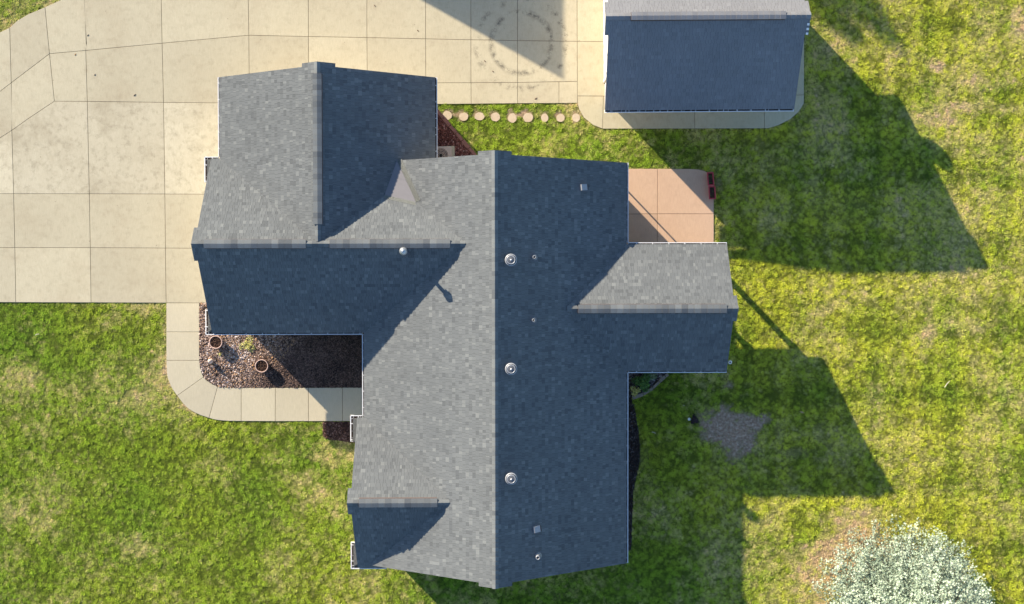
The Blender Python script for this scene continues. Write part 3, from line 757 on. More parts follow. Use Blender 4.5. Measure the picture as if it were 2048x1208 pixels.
# ------------------------------------------------------------------ detached garage
DROT = 0.0081
dg = empty('detached_garage', (4, 7, 0), 'detached gable-roofed garage at the top of the picture with a smooth blue-grey shingle roof', 'garage', rz=DROT)
DE = E0 + 0.35
dx0, dx1, dys, dyr, pd = 0.16, 7.34, -0.142, 3.037, 0.579
hd = (dyr-dys)*pd; dyn = 2*dyr-dys
Zd = lambda x, y, h: (x, y, DE + h)
roof_slope([Zd(dx0-pk, dyr, hd), Zd(dx0-pk, dyr-pw, hd-pw*pd), Zd(dx0, dyr-pw, hd-pw*pd), Zd(dx0, dys+i_, i_*pd), Zd(dx1, dys+i_, i_*pd), Zd(dx1, dyr-pw, hd-pw*pd), Zd(dx1+pk, dyr-pw, hd-pw*pd), Zd(dx1+pk, dyr, hd)], dg, M_SH2, 0.0, 21)
roof_slope([Zd(dx0-pk, dyr, hd), Zd(dx0-pk, dyr+pw, hd-pw*pd), Zd(dx0, dyr+pw, hd-pw*pd), Zd(dx0, dyn-i_, i_*pd), Zd(dx1, dyn-i_, i_*pd), Zd(dx1, dyr+pw, hd-pw*pd), Zd(dx1+pk, dyr+pw, hd-pw*pd), Zd(dx1+pk, dyr, hd)], dg, M_SH2, 0.08, 22)
ridge_caps(Zd(dx0-pk+.01, dyr, hd+.012), Zd(dx0+.78, dyr, hd+.012), pd, dg, M_SH2, lift=0, vent=False, seed=23, half=.13)
ridge_caps(Zd(dx0+.79, dyr, hd+.01), Zd(dx1-.8, dyr, hd+.01), pd, dg, M_SH2, lift=dzr, seed=24, half=.14)
ridge_caps(Zd(dx1-.79, dyr, hd+.012), Zd(dx1+pk-.01, dyr, hd+.012), pd, dg, M_SH2, lift=0, vent=False, seed=25, half=.13)
gutter((dx0, dys), (dx1, dys), (0,-1), dg, DE, seed=31, hang=.53); gutter((dx0, dyn), (dx1, dyn), (0,1), dg, DE, seed=32)
wx0, wx1, wy0, wy1 = dx0+.28, dx1-.28, dys+.98, dyn-.60
wall_block(wx0, wy0, wx1, wy1, (dys, dyn), 0, 'x', mat=M_GWALL, e0=DE, par=dg, pitch=pd)
for xx, t in ((dx0, (-1,0)), (dx1, (1,0))):
    rake(Zd(xx,dyr,hd), Zd(xx,dys+.08,.05), t, dg); rake(Zd(xx,dyr,hd), Zd(xx,dyn-.08,.05), t, dg)
MB().box(dx0+.02, dys+.12, DE-.17, dx1-.02, wy0+.02, DE-.15).build('soffit', M_TRIM, dg)
MB().box(dx0+.02, wy1-.02, DE-.17, dx1-.02, dyn-.12, DE-.15).build('soffit', M_TRIM, dg)
panel_door(wx0, wy0+.8, wy1-.8, dg, 2.3)
for y_ in (wy0+.72, wy1-.72): MB().box(wx0-.06, y_-.07, .05, wx0-.005, y_+.07, 2.45).build('door_jamb', M_TRIM, dg)
# loose step flashing pieces near the east peak
for k in range(3):
    y_ = dyr-.30-.15*k; h_ = hd-(dyr-y_)*pd
    MB().add([Zd(dx1+.03, y_+.035, h_+.02+.05), Zd(dx1+.12, y_+.035, h_+.02+.03), Zd(dx1+.12, y_-.035, h_-.02+.03), Zd(dx1+.03, y_-.035, h_-.02+.05),
              Zd(dx1+.03, y_+.035, h_+.02+.03), Zd(dx1+.12, y_+.035, h_+.02+.01), Zd(dx1+.12, y_-.035, h_-.02+.01), Zd(dx1+.03, y_-.035, h_-.02+.03)],
             [(3,2,1,0),(4,5,6,7),(0,1,5,4),(1,2,6,5),(2,3,7,6),(3,0,4,7)]).build('edge_flashing', M_WHITE, dg)
# ------------------------------------------------------------------ things on the roof
M_HOOD = flat('vent_hood_metal', (0.11,0.115,0.125), 0.45, 0.15, 9, metal=0.2)
M_RIM = flat('vent_rim_metal', (0.38,0.39,0.41), 0.4, 0.08, 8, metal=0.2)
def roofz(x): return E0 + (5.1 - abs(x))*pm
def mushroom(x, y, label):
    z = roofz(x)
    t = empty('roof_vent', (x, y, z), label, 'roof vent', 'round attic vents along the main ridge')
    s = Matrix.Rotation(math.atan(pm), 3, 'Y')
    MB().box(-.26,-.26,-.01,.26,.26,.012).build('flashing', M_LEAD, t).rotation_euler = (0, math.atan(pm), 0)
    MB().lathe([(0.115,-.12),(0.115,.30)], 24).build('neck', M_METAL2, t, True)
    MB().lathe([(.12,.22),(.195,.222),(.205,.235),(.202,.255),(.18,.295),(.165,.315),(.16,.322),(.10,.335),(.05,.35),(.0,.352)], 32).build('hood', M_HOOD, t, True)
    MB().lathe([(.190,.262),(.212,.226),(.217,.234),(.213,.246),(.196,.276),(.188,.272)], 32).build('hood_rim', M_RIM, t, True)
    MB().lathe([(.128,.324),(.138,.338),(.152,.338),(.158,.318)], 32).build('hood_ring', M_RIM, t, True)
    MB().lathe([(.03,.345),(.03,.362),(.0,.366)], 12).build('hood_cap', M_WHITE, t, True)
    return t
mushroom(.57, 1.24, 'round metal mushroom vent near the ridge beside the small pipe, northernmost of three')
mushroom(.57, -2.65, 'round metal mushroom vent near the ridge at the middle of the main roof')
mushroom(.57, -6.58, 'round metal mushroom vent near the ridge above the small square vent, southernmost')
def pipe(x, y, hgt, rad, label, band=False):
    t = empty('vent_pipe', (x, y, roofz(x)), label, 'vent pipe')
    MB().lathe([(rad*2.1,-.10),(rad*1.9,-.02),(rad*1.25,.09),(rad*1.15,.12)], 20).build('pipe_boot', M_METAL2, t, True)
    f = MB().box(-.15,-.15,-.008,.15,.15,.012).build('flashing', M_LEAD, t); f.rotation_euler = (0, math.atan(pm), 0)
    MB().lathe([(rad,-.05),(rad,hgt),(rad*.82,hgt+.004),(rad*.62,hgt),(rad*.6,hgt-.12)], 20).build('pipe', M_METAL2, t, True)
    MB().lathe([(rad*.6,hgt-.05),(0.0,hgt-.05)], 20).build('opening', M_DARK, t)
    return t
pipe(1.42, 1.35, .24, .062, 'short vent pipe with dark mouth just east of the northern mushroom vent')
pipe(1.39, -.93, .20, .055, 'short vent pipe alone on the shaded slope between two mushroom vents')
pipe(1.54, -9.56, .28, .075, 'metal vent pipe near the south eave below the square vent')
def boxvent(x, y, rz, label):
    t = empty('box_vent', (x, y, roofz(x)), label, 'roof vent', rz=0)
    o = MB().add([(-.13,-.12,0),(.15,-.12,0),(.15,.12,0),(-.13,.12,0),(-.12,-.11,.13),(.13,-.11,.10),(.13,.11,.10),(-.12,.11,.13)],
            [(3,2,1,0),(4,5,6,7),(0,1,5,4),(1,2,6,5),(2,3,7,6),(3,0,4,7)]).build('hood', M_METAL2, t)
    o.rotation_euler = (0, math.atan(pm)*.8, rz)
    f = MB().box(-.18,-.16,-.006,.20,.16,.010).build('flashing', M_LEAD, t); f.rotation_euler = (0, math.atan(pm), 0)
    l = MB().box(.13,-.10,.02,.16,.10,.11).build('louvre', M_DARK, t); l.rotation_euler = (0, math.atan(pm)*.8, rz)
boxvent(3.28, 3.97, 0.1, 'small square metal vent on the north part of the shaded slope')
boxvent(1.48, -8.56, 0.15, 'small square metal vent between the south mushroom vent and the south pipe')
# tall flue with a conical rain cap on the west wing
fx, fy, fz = -3.26, 1.555, E0 + (1.555 - CY0)*qc
fl = empty('flue', (fx, fy, fz), 'tall metal flue with a round rain cap standing beside the west wing ridge', 'flue')
MB().lathe([(.20,-.14),(.18,-.04),(.10,.10),(.085,.12)], 20).build('flue_flashing', M_LEAD, fl, True)
MB().lathe([(.068,-.05),(.068,.62)], 18).build('flue_pipe', M_METAL, fl, True)
MB().lathe([(.085,.50),(.12,.505),(.12,.57),(.085,.58)], 20).build('flue_collar', M_METAL, fl, True)
MB().lathe([(.10,.58),(.145,.62),(.145,.70),(.13,.735),(.02,.83),(0,.835)], 24).build('rain_cap', M_METAL, fl, True)
# plumbing ring by the south-east corner of the porch
hx, hy = G(1460.5, 724.5, 1.9)
hk = empty('lamp_post', (hx, hy, 0), 'thin pole with a small white ring on top beside the porch corner', 'pole')
MB().lathe([(.018,0),(.018,1.83)], 10).build('pole', M_METAL2, hk, True)
MB().lathe([(.062,1.86),(.075,1.88),(.062,1.90),(.035,1.90),(.030,1.88),(.035,1.86),(.062,1.86)], 20).build('ring', M_WHITE, hk, True)
MB().lathe([(.018,1.83),(.034,1.86),(.0,1.862)], 10).build('socket', M_DARK, hk, True)
gx2, gy2 = G(1228, 354)
gp = empty('garden_pole', (gx2, gy2, .045), 'thin upright pole on the patio under the house eave, casting a thin line of shade', 'pole')
MB().lathe([(.10,0),(.10,.03),(.03,.04),(.03,2.0),(.0,2.01)], 10).build('pole', M_METAL2, gp, True)
# downspouts
def spout(x, y, label_par, nx, ny, ztop=E0-.10):
    m = MB().box(x-.035, y-.045, .05, x+.035, y+.045, ztop-.35)
    m.tube((x, y, ztop-.34), (x+nx*.40, y+ny*.40, ztop-.02), .04, n=6)
    return m.build('downspout', M_WHITE, label_par)
spout(5.1-OV+.05, 4.35, house, 1, 0); spout(-5.1+OV-.3, -4.45, house, 0, 0); spout(5.1-OV+.05, -9.7, house, 1, 0); spout(BX1-OV+.05, 7.6, house, 1, 0)

# ------------------------------------------------------------------ garden things
def pot(u, v, hgt, rad, label):
    x, y = G(u, v, hgt)
    t = empty('flower_pot', (x, y, .02), label, 'flower pot', 'large round pots in the front bed')
    r = rad
    MB().lathe([(r*.70,0),(r*.95,hgt-.06),(r*1.0,hgt-.055),(r*1.0,hgt-.01),(r*.97,hgt),(r*.90,hgt),(r*.87,hgt-.01),(r*.85,hgt-.10)], 36).build('pot_body', M_TERRA, t, True)
    m = MB(); rr = random.Random(int(u))
    prof = [(r*.86,hgt-.07),(r*.55,hgt-.055),(0.001,hgt-.05)]
    m.lathe(prof, 24)
    for k in range(60):
        a = rr.random()*6.28; q = r*.8*math.sqrt(rr.random()); s = .012+.02*rr.random()
        cx_, cy_ = q*math.cos(a), q*math.sin(a)
        b = rr.random()*6.28
        m.add([(cx_+s*2*math.cos(b), cy_+s*2*math.sin(b), hgt-.05), (cx_-s*math.sin(b), cy_+s*math.cos(b), hgt-.05+s), (cx_-s*2*math.cos(b), cy_-s*2*math.sin(b), hgt-.045), (cx_+s*math.sin(b), cy_-s*math.cos(b), hgt-.04+s)], [(0,1,2,3)])
    m.build('soil', M_SOIL, t)
pot(431.5, 684.5, .36, .265, 'round terracotta-rimmed pot of dry soil under the gutter corner')
pot(523.3, 732, .36, .265, 'round terracotta-rimmed pot of dry soil in the middle of the chip bed')
gx_, gy_ = G(420.5, 722.5, .2)
gn = empty('garden_ornament', (gx_, gy_, .02), 'small pale rounded stone ornament near the bed corner', 'ornament')
MB().lathe([(.0,0),(.10,0),(.085,.05),(.07,.10),(.085,.15),(.095,.20),(.08,.26),(.045,.30),(0,.31)], 18).build('ornament_body', flat('ornament_stone', (0.62,0.52,0.46), .8, .1, 14), gn, True)
MB().lathe([(.05,.29),(.055,.31),(.03,.34),(0,.345)], 14).build('ornament_cap', M_TERRA, gn, True)
# air conditioner
ax, ay = G(882.0, 311, .75)
ac = empty('air_conditioner', (ax, ay, 0), 'beige square air conditioner with a round fan grille between the two roofs', 'air conditioner', rz=0.03)
MB().box(-.52,-.45,0,.52,.45,.07).build('pad', M_WALK, ac)
MB().box(-.40,-.36,.07,.40,.36,.74).build('case', M_AC, ac)
MB().lathe([(.285,.741),(.315,.742),(.325,.760),(.31,.772),(.285,.765)], 36).build('fan_rim', M_AC, ac, True)
MB().lathe([(.29,.743),(0.001,.743)], 36).build('fan_opening', flat('fan_shadow', (0.16,0.11,0.10), .8, .1), ac)
g = MB()
for k in range(4): 
    r = .07+.058*k; g.lathe([(r,.766),(r+.010,.774),(r+.020,.766),(r+.010,.760)], 30)
for k in range(8):
    a = k*math.pi/4; g.tube((.06*math.cos(a),.06*math.sin(a),.768), (.30*math.cos(a),.30*math.sin(a),.768), .006, n=5)
g.build('fan_grille', M_AC, ac)
MB().lathe([(.065,.76),(.065,.782),(0.001,.784)], 18).build('fan_hub', M_DARK, ac)
# louvre slats on the case sides
for k in range(8):
    MB().box(.401,-.32,.14+k*.07,.412,.32,.17+k*.07).build('case_louvre', M_AC, ac)
# stepping stones
for k, (u, v, ru, rv_) in enumerate([(894.5,231,9.4,9.0),(927.4,233.6,9.6,8.3),(959,233,9.6,8.2),(991,234.2,9.2,9.0),(1024.6,236,9.0,9.4),(1056,235.6,10,9.2),(1089.3,236,7.2,8.4),(1121,236,8.6,8.4),(1152,235.6,8.4,8.6)]):
    x, y = G(u, v); rr = random.Random(k); n = 14
    lab = ['first stepping stone, cut by the red bed edging at the house', 'second stepping stone out from the house', 'third stepping stone out from the house, thin grass ring to its left',
           'fourth stepping stone out from the house', 'fifth stepping stone, middle one of the row', 'sixth stepping stone, widest, with a dark top rim', 'seventh stepping stone, narrowest of the row',
           'eighth stepping stone, last but one before the garage apron', 'ninth stepping stone, nearest to the curved garage apron'][k]
    pts = [(x+ru/49.3*(1+.16*(rr.random()-.5))*math.cos(a), y+rv_/49.3*(1+.16*(rr.random()-.5))*math.sin(a)) for a in [6.2832*i/n for i in range(n)]]
    HARD.append(pts)
    o = MB().prism(pts, -.03, .035).build('stepping_stone', M_STEP)
    tag(o, lab, 'stepping stone', 'stepping stones in the grass strip')
# red planters at the patio corner
def planter(c, label, sprouts):
    P_ = Gs(c, .26); cx_ = sum(p[0] for p in P_)/4; cy_ = sum(p[1] for p in P_)/4
    t = empty('planter_box', (cx_, cy_, .045), label, 'planter', 'red planter boxes at the patio corner')
    L = [(p[0]-cx_, p[1]-cy_) for p in P_]
    a = sum(L[i][0]*L[(i+1)%4][1]-L[(i+1)%4][0]*L[i][1] for i in range(4))
    if a < 0: L = L[::-1]
    inn_ = inset(L, .045); bot = inset(L, .05)
    V = [(x,y,0) for x,y in bot]+[(x,y,.20) for x,y in inset(L,.015)]+[(x,y,.21) for x,y in L]+[(x,y,.24) for x,y in L]+[(x,y,.24) for x,y in inn_]+[(x,y,.12) for x,y in inn_]
    F = []
    for k in range(5): F += [(4*k+i,4*k+(i+1)%4,4*k+4+(i+1)%4,4*k+4+i) for i in range(4)]
    MB().add(V, F).build('planter_shell', M_RED, t)
    s = MB().prism(inset(L,.046), .10, .17)
    s.build('soil', M_SOIL, t)
    rr = random.Random(sprouts); lf = MB()
    for k in range(sprouts):
        bx_ = (rr.random()-.5)*.14; by_ = (rr.random()-.5)*.42; a = rr.random()*6.28; l = .03+.03*rr.random()
        lf.add([(bx_,by_,.17),(bx_+l*math.cos(a)-.01*math.sin(a),by_+l*math.sin(a)+.01*math.cos(a),.20),(bx_+2*l*math.cos(a),by_+2*l*math.sin(a),.185),(bx_+l*math.cos(a)+.01*math.sin(a),by_+l*math.sin(a)-.01*math.cos(a),.20)], [(0,1,2,3)])
    if sprouts: tag(lf.build('seedlings', M_LEAF, t), kind='stuff')
def leafmat(name, a, b):
    t = NT(name); oi = t.n('ShaderNodeNewGeometry').outputs['Random Per Island']
    return t.done(t.mix(oi, a, b), .6, .3)
M_LEAF = leafmat('green_leaf', (0.04,0.12,0.02), (0.10,0.20,0.04))
M_YLEAF = leafmat('yellow_leaf', (0.36,0.34,0.07), (0.62,0.58,0.22))
M_PLEAF = leafmat('dark_leaf', (0.02,0.012,0.016), (0.05,0.025,0.03))
M_SAGE = leafmat('grey_green_leaf', (0.10,0.16,0.07), (0.22,0.27,0.16))
planter([(1413.5,344.6),(1426.6,344),(1428.9,371),(1415.7,371.3)], 'red planter box, upper of the pair, a few pale sprouts in it', 14)
planter([(1416.6,372.2),(1430.6,371.8),(1432.2,398),(1417.9,398.6)], 'red planter box, lower of the pair, holding bare dark soil', 5)

# ------------------------------------------------------------------ scatter tool (geometry nodes over a cloud of points)
def scatter(name, pts, protos, rots, scl, attrs, parent=None):
    me = bpy.data.meshes.new(name); me.from_pydata(pts.tolist(), [], []); me.update()
    def av(n, ty, d):
        a = me.attributes.new(n, ty, 'POINT'); a.data.foreach_set('vector' if ty == 'FLOAT_VECTOR' else 'value', np.ascontiguousarray(d).ravel())
    av('rot', 'FLOAT_VECTOR', rots.astype(np.float32)); av('scl', 'FLOAT_VECTOR', scl.astype(np.float32))
    av('pick', 'INT', (rng.integers(0, len(protos), len(pts))).astype(np.int32))
    for k, d in attrs.items(): av(k, 'FLOAT', d.astype(np.float32))
    o = link(name, me, parent)
    src = bpy.data.collections.new(name + '_shapes')
    for p in protos: src.objects.link(p)
    ng = bpy.data.node_groups.new(name + '_scatter', 'GeometryNodeTree')
    ng.interface.new_socket('Geometry', in_out='INPUT', socket_type='NodeSocketGeometry')
    ng.interface.new_socket('Geometry', in_out='OUTPUT', socket_type='NodeSocketGeometry')
    N = ng.nodes.new; Lk = ng.links.new
    gi = N('NodeGroupInput'); go = N('NodeGroupOutput'); mp = N('GeometryNodeMeshToPoints'); ip = N('GeometryNodeInstanceOnPoints')
    ci = N('GeometryNodeCollectionInfo'); ci.inputs['Collection'].default_value = src; ci.inputs['Separate Children'].default_value = True; ci.inputs['Reset Children'].default_value = True
    def na(n, ty):
        x = N('GeometryNodeInputNamedAttribute'); x.data_type = ty; x.inputs['Name'].default_value = n
        return next(s for s in x.outputs if s.name == 'Attribute' and s.enabled)
    Lk(gi.outputs[0], mp.inputs['Mesh']); Lk(mp.outputs[0], ip.inputs['Points']); Lk(ci.outputs[0], ip.inputs['Instance'])
    ip.inputs['Pick Instance'].default_value = True
    Lk(na('pick', 'INT'), ip.inputs['Instance Index']); Lk(na('rot', 'FLOAT_VECTOR'), ip.inputs['Rotation']); Lk(na('scl', 'FLOAT_VECTOR'), ip.inputs['Scale'])
    Lk(ip.outputs[0], go.inputs[0])
    md = o.modifiers.new('scatter', 'NODES'); md.node_group = ng
    return tag(o, kind='stuff')
def proto(name, V, F, mat):
    return bpy.data.objects.new(name, pmesh(name, V, F, mat))
def inside(px, py, poly):
    c = np.zeros(px.shape, bool); n = len(poly)
    bb = (px > min(p[0] for p in poly)) & (px < max(p[0] for p in poly)) & (py > min(p[1] for p in poly)) & (py < max(p[1] for p in poly))
    ix = np.nonzero(bb)[0]; x = px[ix]; y = py[ix]; r = np.zeros(x.shape, bool)
    for i in range(n):
        x0, y0 = poly[i][:2]; x1, y1 = poly[(i+1) % n][:2]
        if y0 == y1: continue
        k = ((y0 > y) != (y1 > y)) & (x < (x1-x0)*(y-y0)/(y1-y0)+x0)
        r ^= k
    c[ix] = r
    return c

# beds ----------------------------------------------------------------------------------------
def chip_protos(mat, n=4, size=.035):
    out = []
    for k in range(n):
        r = random.Random(k+50); V = []
        for z in (0, 1):
            for i in range(5):
                a = 6.2832*i/5 + r.random()*.5; q = size*(.5+.6*r.random())*(1-.25*z)
                V.append((q*math.cos(a)*1.5, q*math.sin(a)*.75, z*size*(.35+.4*r.random())))
        out.append(proto('chip', V, [(5,6,7,8,9)] + [(i,(i+1)%5,5+(i+1)%5,5+i) for i in range(5)], mat))
    return out
def chipmat(name, stops):
    t = NT(name); a = t.n('ShaderNodeAttribute', attribute_name='tone', attribute_type='INSTANCER').outputs['Fac']
    return t.done(t.ramp(a, stops), .85, .25)
def bed(name, poly, density, stops, size, seed, ground, zb=.0):
    HARD.append(poly)
    b = MB().prism(poly, -.05, .02+zb).build(name, ground); tag(b, kind='structure')
    x0, x1 = min(p[0] for p in poly), max(p[0] for p in poly); y0, y1 = min(p[1] for p in poly), max(p[1] for p in poly)
    n = int((x1-x0)*(y1-y0)*density); x = rng.uniform(x0, x1, n); y = rng.uniform(y0, y1, n)
    k = inside(x, y, poly); x = x[k]; y = y[k]; n = len(x)
    pts = np.stack([x, y, np.full(n, .015+zb) + rng.random(n)*.02], 1)
    rots = np.stack([rng.normal(0, .45, n), rng.normal(0, .45, n), rng.uniform(0, 6.28, n)], 1)
    s = rng.uniform(.5, 1.35, n); scl = np.stack([s, s, s], 1)
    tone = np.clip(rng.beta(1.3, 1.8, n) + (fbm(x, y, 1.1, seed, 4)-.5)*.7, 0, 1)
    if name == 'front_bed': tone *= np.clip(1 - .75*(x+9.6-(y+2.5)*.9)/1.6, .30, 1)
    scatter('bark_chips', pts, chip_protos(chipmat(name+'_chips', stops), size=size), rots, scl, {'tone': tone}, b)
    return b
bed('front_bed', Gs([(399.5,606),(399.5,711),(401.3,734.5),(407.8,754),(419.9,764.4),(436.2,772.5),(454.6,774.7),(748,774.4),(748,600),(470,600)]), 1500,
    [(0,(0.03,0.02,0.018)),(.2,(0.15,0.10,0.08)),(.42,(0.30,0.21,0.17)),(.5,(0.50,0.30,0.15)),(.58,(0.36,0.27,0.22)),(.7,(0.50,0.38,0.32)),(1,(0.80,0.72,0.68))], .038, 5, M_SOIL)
bed('entry_bed', Gs([(646,843.5),(760,843.5),(760,884),(702,884),(660,879),(646,872)]), 900,
    [(0,(0.03,0.018,0.014)),(.5,(0.12,0.06,0.045)),(1,(0.30,0.19,0.16))], .035, 6, M_SOIL)
redc = Gs([(820,209.5),(871,209.5),(878,226),(952,312),(940,345),(820,345)])
bed('side_bed', redc, 1200, [(0,(0.05,0.016,0.014)),(.5,(0.20,0.07,0.055)),(.85,(0.36,0.16,0.13)),(1,(0.62,0.42,0.36))], .032, 7, M_SOIL)
eb = Gs([(1180,735),(1336,735),(1330,752),(1318,763),(1305,776),(1286,788),(1262,797),(1180,800)])
bed('corner_bed', eb, 900, [(0,(0.02,0.02,0.02)),(.5,(0.11,0.09,0.09)),(.85,(0.3,0.27,0.27)),(1,(0.6,0.55,0.55))], .036, 8, M_SOIL)
sb = Gs([(1200,800),(1262,797),(1268,810),(1272,835),(1277,865),(1280,890),(1280,912),(1277,935),(1271,958),(1266,985),(1264,1040),(1262,1100),(1200,1125)])
bed('east_bed', sb, 800, [(0,(0.012,0.01,0.01)),(.6,(0.06,0.045,0.045)),(1,(0.2,0.17,0.17))], .036, 9, M_SOIL)
# edging
def edging(name, path, wid, hgt, step, mat, label, cat):
    pts = [Vector(p) for p in Gs(path)]; t = empty(name, (pts[0].x, pts[0].y, 0), label, cat)
    seg = []; rr = random.Random(3)
    for a, b in zip(pts[:-1], pts[1:]):
        L = (b-a).length; n = max(1, int(round(L/step)))
        for k in range(n): seg.append((a+(b-a)*(k/n), a+(b-a)*((k+1)/n)))
    for a, b in seg:
        d = (b-a).normalized(); s = Vector((-d.y, d.x))*(wid/2*(.85+.3*rr.random())); a2 = a + d*.008; b2 = b - d*.008
        h = hgt*(.8+.4*rr.random()); P_ = [a2-s, b2-s*(.9+.2*rr.random()), b2+s, a2+s]; P3 = [p*.92 + (a2+b2)*.04 for p in P_]
        o = pts[0]
        MB().add([(p.x-o.x,p.y-o.y,-.03) for p in P_]+[(p.x-o.x,p.y-o.y,h*.8) for p in P_]+[(p.x-o.x,p.y-o.y,h) for p in P3],
                 [(0,1,5,4),(1,2,6,5),(2,3,7,6),(3,0,4,7),(4,5,9,8),(5,6,10,9),(6,7,11,10),(7,4,8,11),(8,9,10,11)]).build('edging_stone', mat, t)
edging('bed_edging', [(1336,748),(1330,752),(1318,763),(1305,776),(1286,788),(1264,796)], .13, .09, .34, M_EDGE, 'curved grey stone edging round the planted corner under the porch wing', 'edging')
edging('bed_edging', [(874,221),(900,252),(925,281),(951,311)], .15, .08, .36, M_REDGE, 'reddish block edging on the slanting side of the red mulch bed', 'edging')

def plant(name, u, v, rad, hgt, n, mat, label, cat, leaf=.05, z=0.02, seed=1):
    x, y = G(u, v); t = empty(name, (x, y, z), label, cat)
    r = np.random.default_rng(seed)
    st = MB()
    for k in range(9):
        a = 6.28*k/9; st.tube((0,0,0), (rad*.6*math.cos(a), rad*.6*math.sin(a), hgt*.7), .006, .003, n=4)
    st.build('stem', M_BARK, t)
    V = []; F = []
    for k in range(n):
        a = r.uniform(0, 6.28); q = rad*math.sqrt(r.random())*(0.75+.35*math.sin(3*a+seed)); h = hgt*(1-.6*(q/rad)**2)*(.4+.6*r.random())
        c = np.array([q*math.cos(a), q*math.sin(a), h]); b = r.uniform(0, 6.28); l = leaf*(.6+.8*r.random()); ti = r.uniform(-.3, .8)
        d = np.array([math.cos(b)*math.cos(ti), math.sin(b)*math.cos(ti), math.sin(ti)]); s = np.array([-math.sin(b), math.cos(b), r.normal(0,.3)])*l*.32
        i = len(V); V += [c, c+d*l*.5+s, c+d*l, c+d*l*.5-s]; F.append((i,i+1,i+2,i+3))
    tag(link('foliage', pmesh('foliage', V, F, mat), t))
    return t
plant('yellow_plant', 497, 689, .36, .14, 420, M_YLEAF, 'low pale yellow plant in the front bed beside the gutter', 'plant', .045, seed=4)
plant('ground_plant', 441, 708, .10, .08, 60, M_YLEAF, 'tiny yellowing plant in the chips below the first pot', 'plant', .035, seed=6)
plant('leafy_plant', 1285, 763, .42, .28, 520, M_LEAF, 'green leafy plant in the shaded corner bed', 'plant', .07, seed=5)
plant('leafy_plant', 1270, 782, .24, .18, 200, M_YLEAF, 'yellow-green leafy plant at the corner bed edging', 'plant', .06, seed=7)
plant('leafy_plant', 1305, 752, .22, .16, 160, M_SAGE, 'grey-green small plant at the top of the corner bed', 'plant', .06, seed=8)
plant('dark_shrub', 1388, 839, .17, .16, 260, M_PLEAF, 'small dark purple shrub beside the bare dirt patch', 'shrub', .06, seed=9)

# satellite dish on the far eave of the detached garage (its shadow falls on the lawn)
sd = empty('satellite_dish', (11.25, 12.62, DE), 'oval grey satellite dish on the north-east corner of the detached garage', 'satellite dish')
MB().tube((0,0,0), (0,0,.55), .03, n=10).build('mast', M_METAL, sd)
dm = MB(); D3 = Matrix.Rotation(R(58), 3, 'Y').to_4x4() 
D3 = (Matrix.Rotation(R(135), 3, 'Z') @ Matrix.Rotation(R(52), 3, 'Y'))
dm.lathe([(.0,.0),(.15,.012),(.25,.040),(.33,.08),(.335,.075),(.25,.030),(.15,.0),(.0,-.012)], 28, (0,0,.78), D3)
dm.build('dish', M_METAL2, sd, True)
a_ = D3 @ Vector((.30,0,.06)); b_ = D3 @ Vector((.05,0,.42))
MB().tube(a_+Vector((0,0,.78)), b_+Vector((0,0,.78)), .015, n=6).build('arm', M_METAL, sd)

# neighbouring building north-west of the frame: only its shadow reaches the drive
nb = empty('outbuilding', (0, 0, 0), 'gabled grey-roofed building beyond the top edge whose shadow crosses the drive', 'building')
nx0, nx1, ny0, ny1 = -12.2, -3.2, 19.6, 31.0; nz = 2.95; nr = 4.5*.60
nxm = (nx0+nx1)/2
for sgn, s0 in ((-1, nx0), (1, nx1)):
    P_ = [(nxm, ny0, nz+nr), (s0, ny0, nz), (s0, ny1, nz), (nxm, ny1, nz+nr)]
    dn = Vector((0,0,-.08))
    MB().add(P_ + [Vector(p)+dn for p in P_], [(0,1,2,3),(7,6,5,4),(0,4,5,1),(1,5,6,2),(2,6,7,3),(3,7,4,0)]).build('roof', M_STRIP2, nb)
wall_block(nx0+.4, ny0+.3, nx1-.4, ny1-.3, (nx0, nx1), 0, 'y', e0=nz, par=nb, pitch=.6)

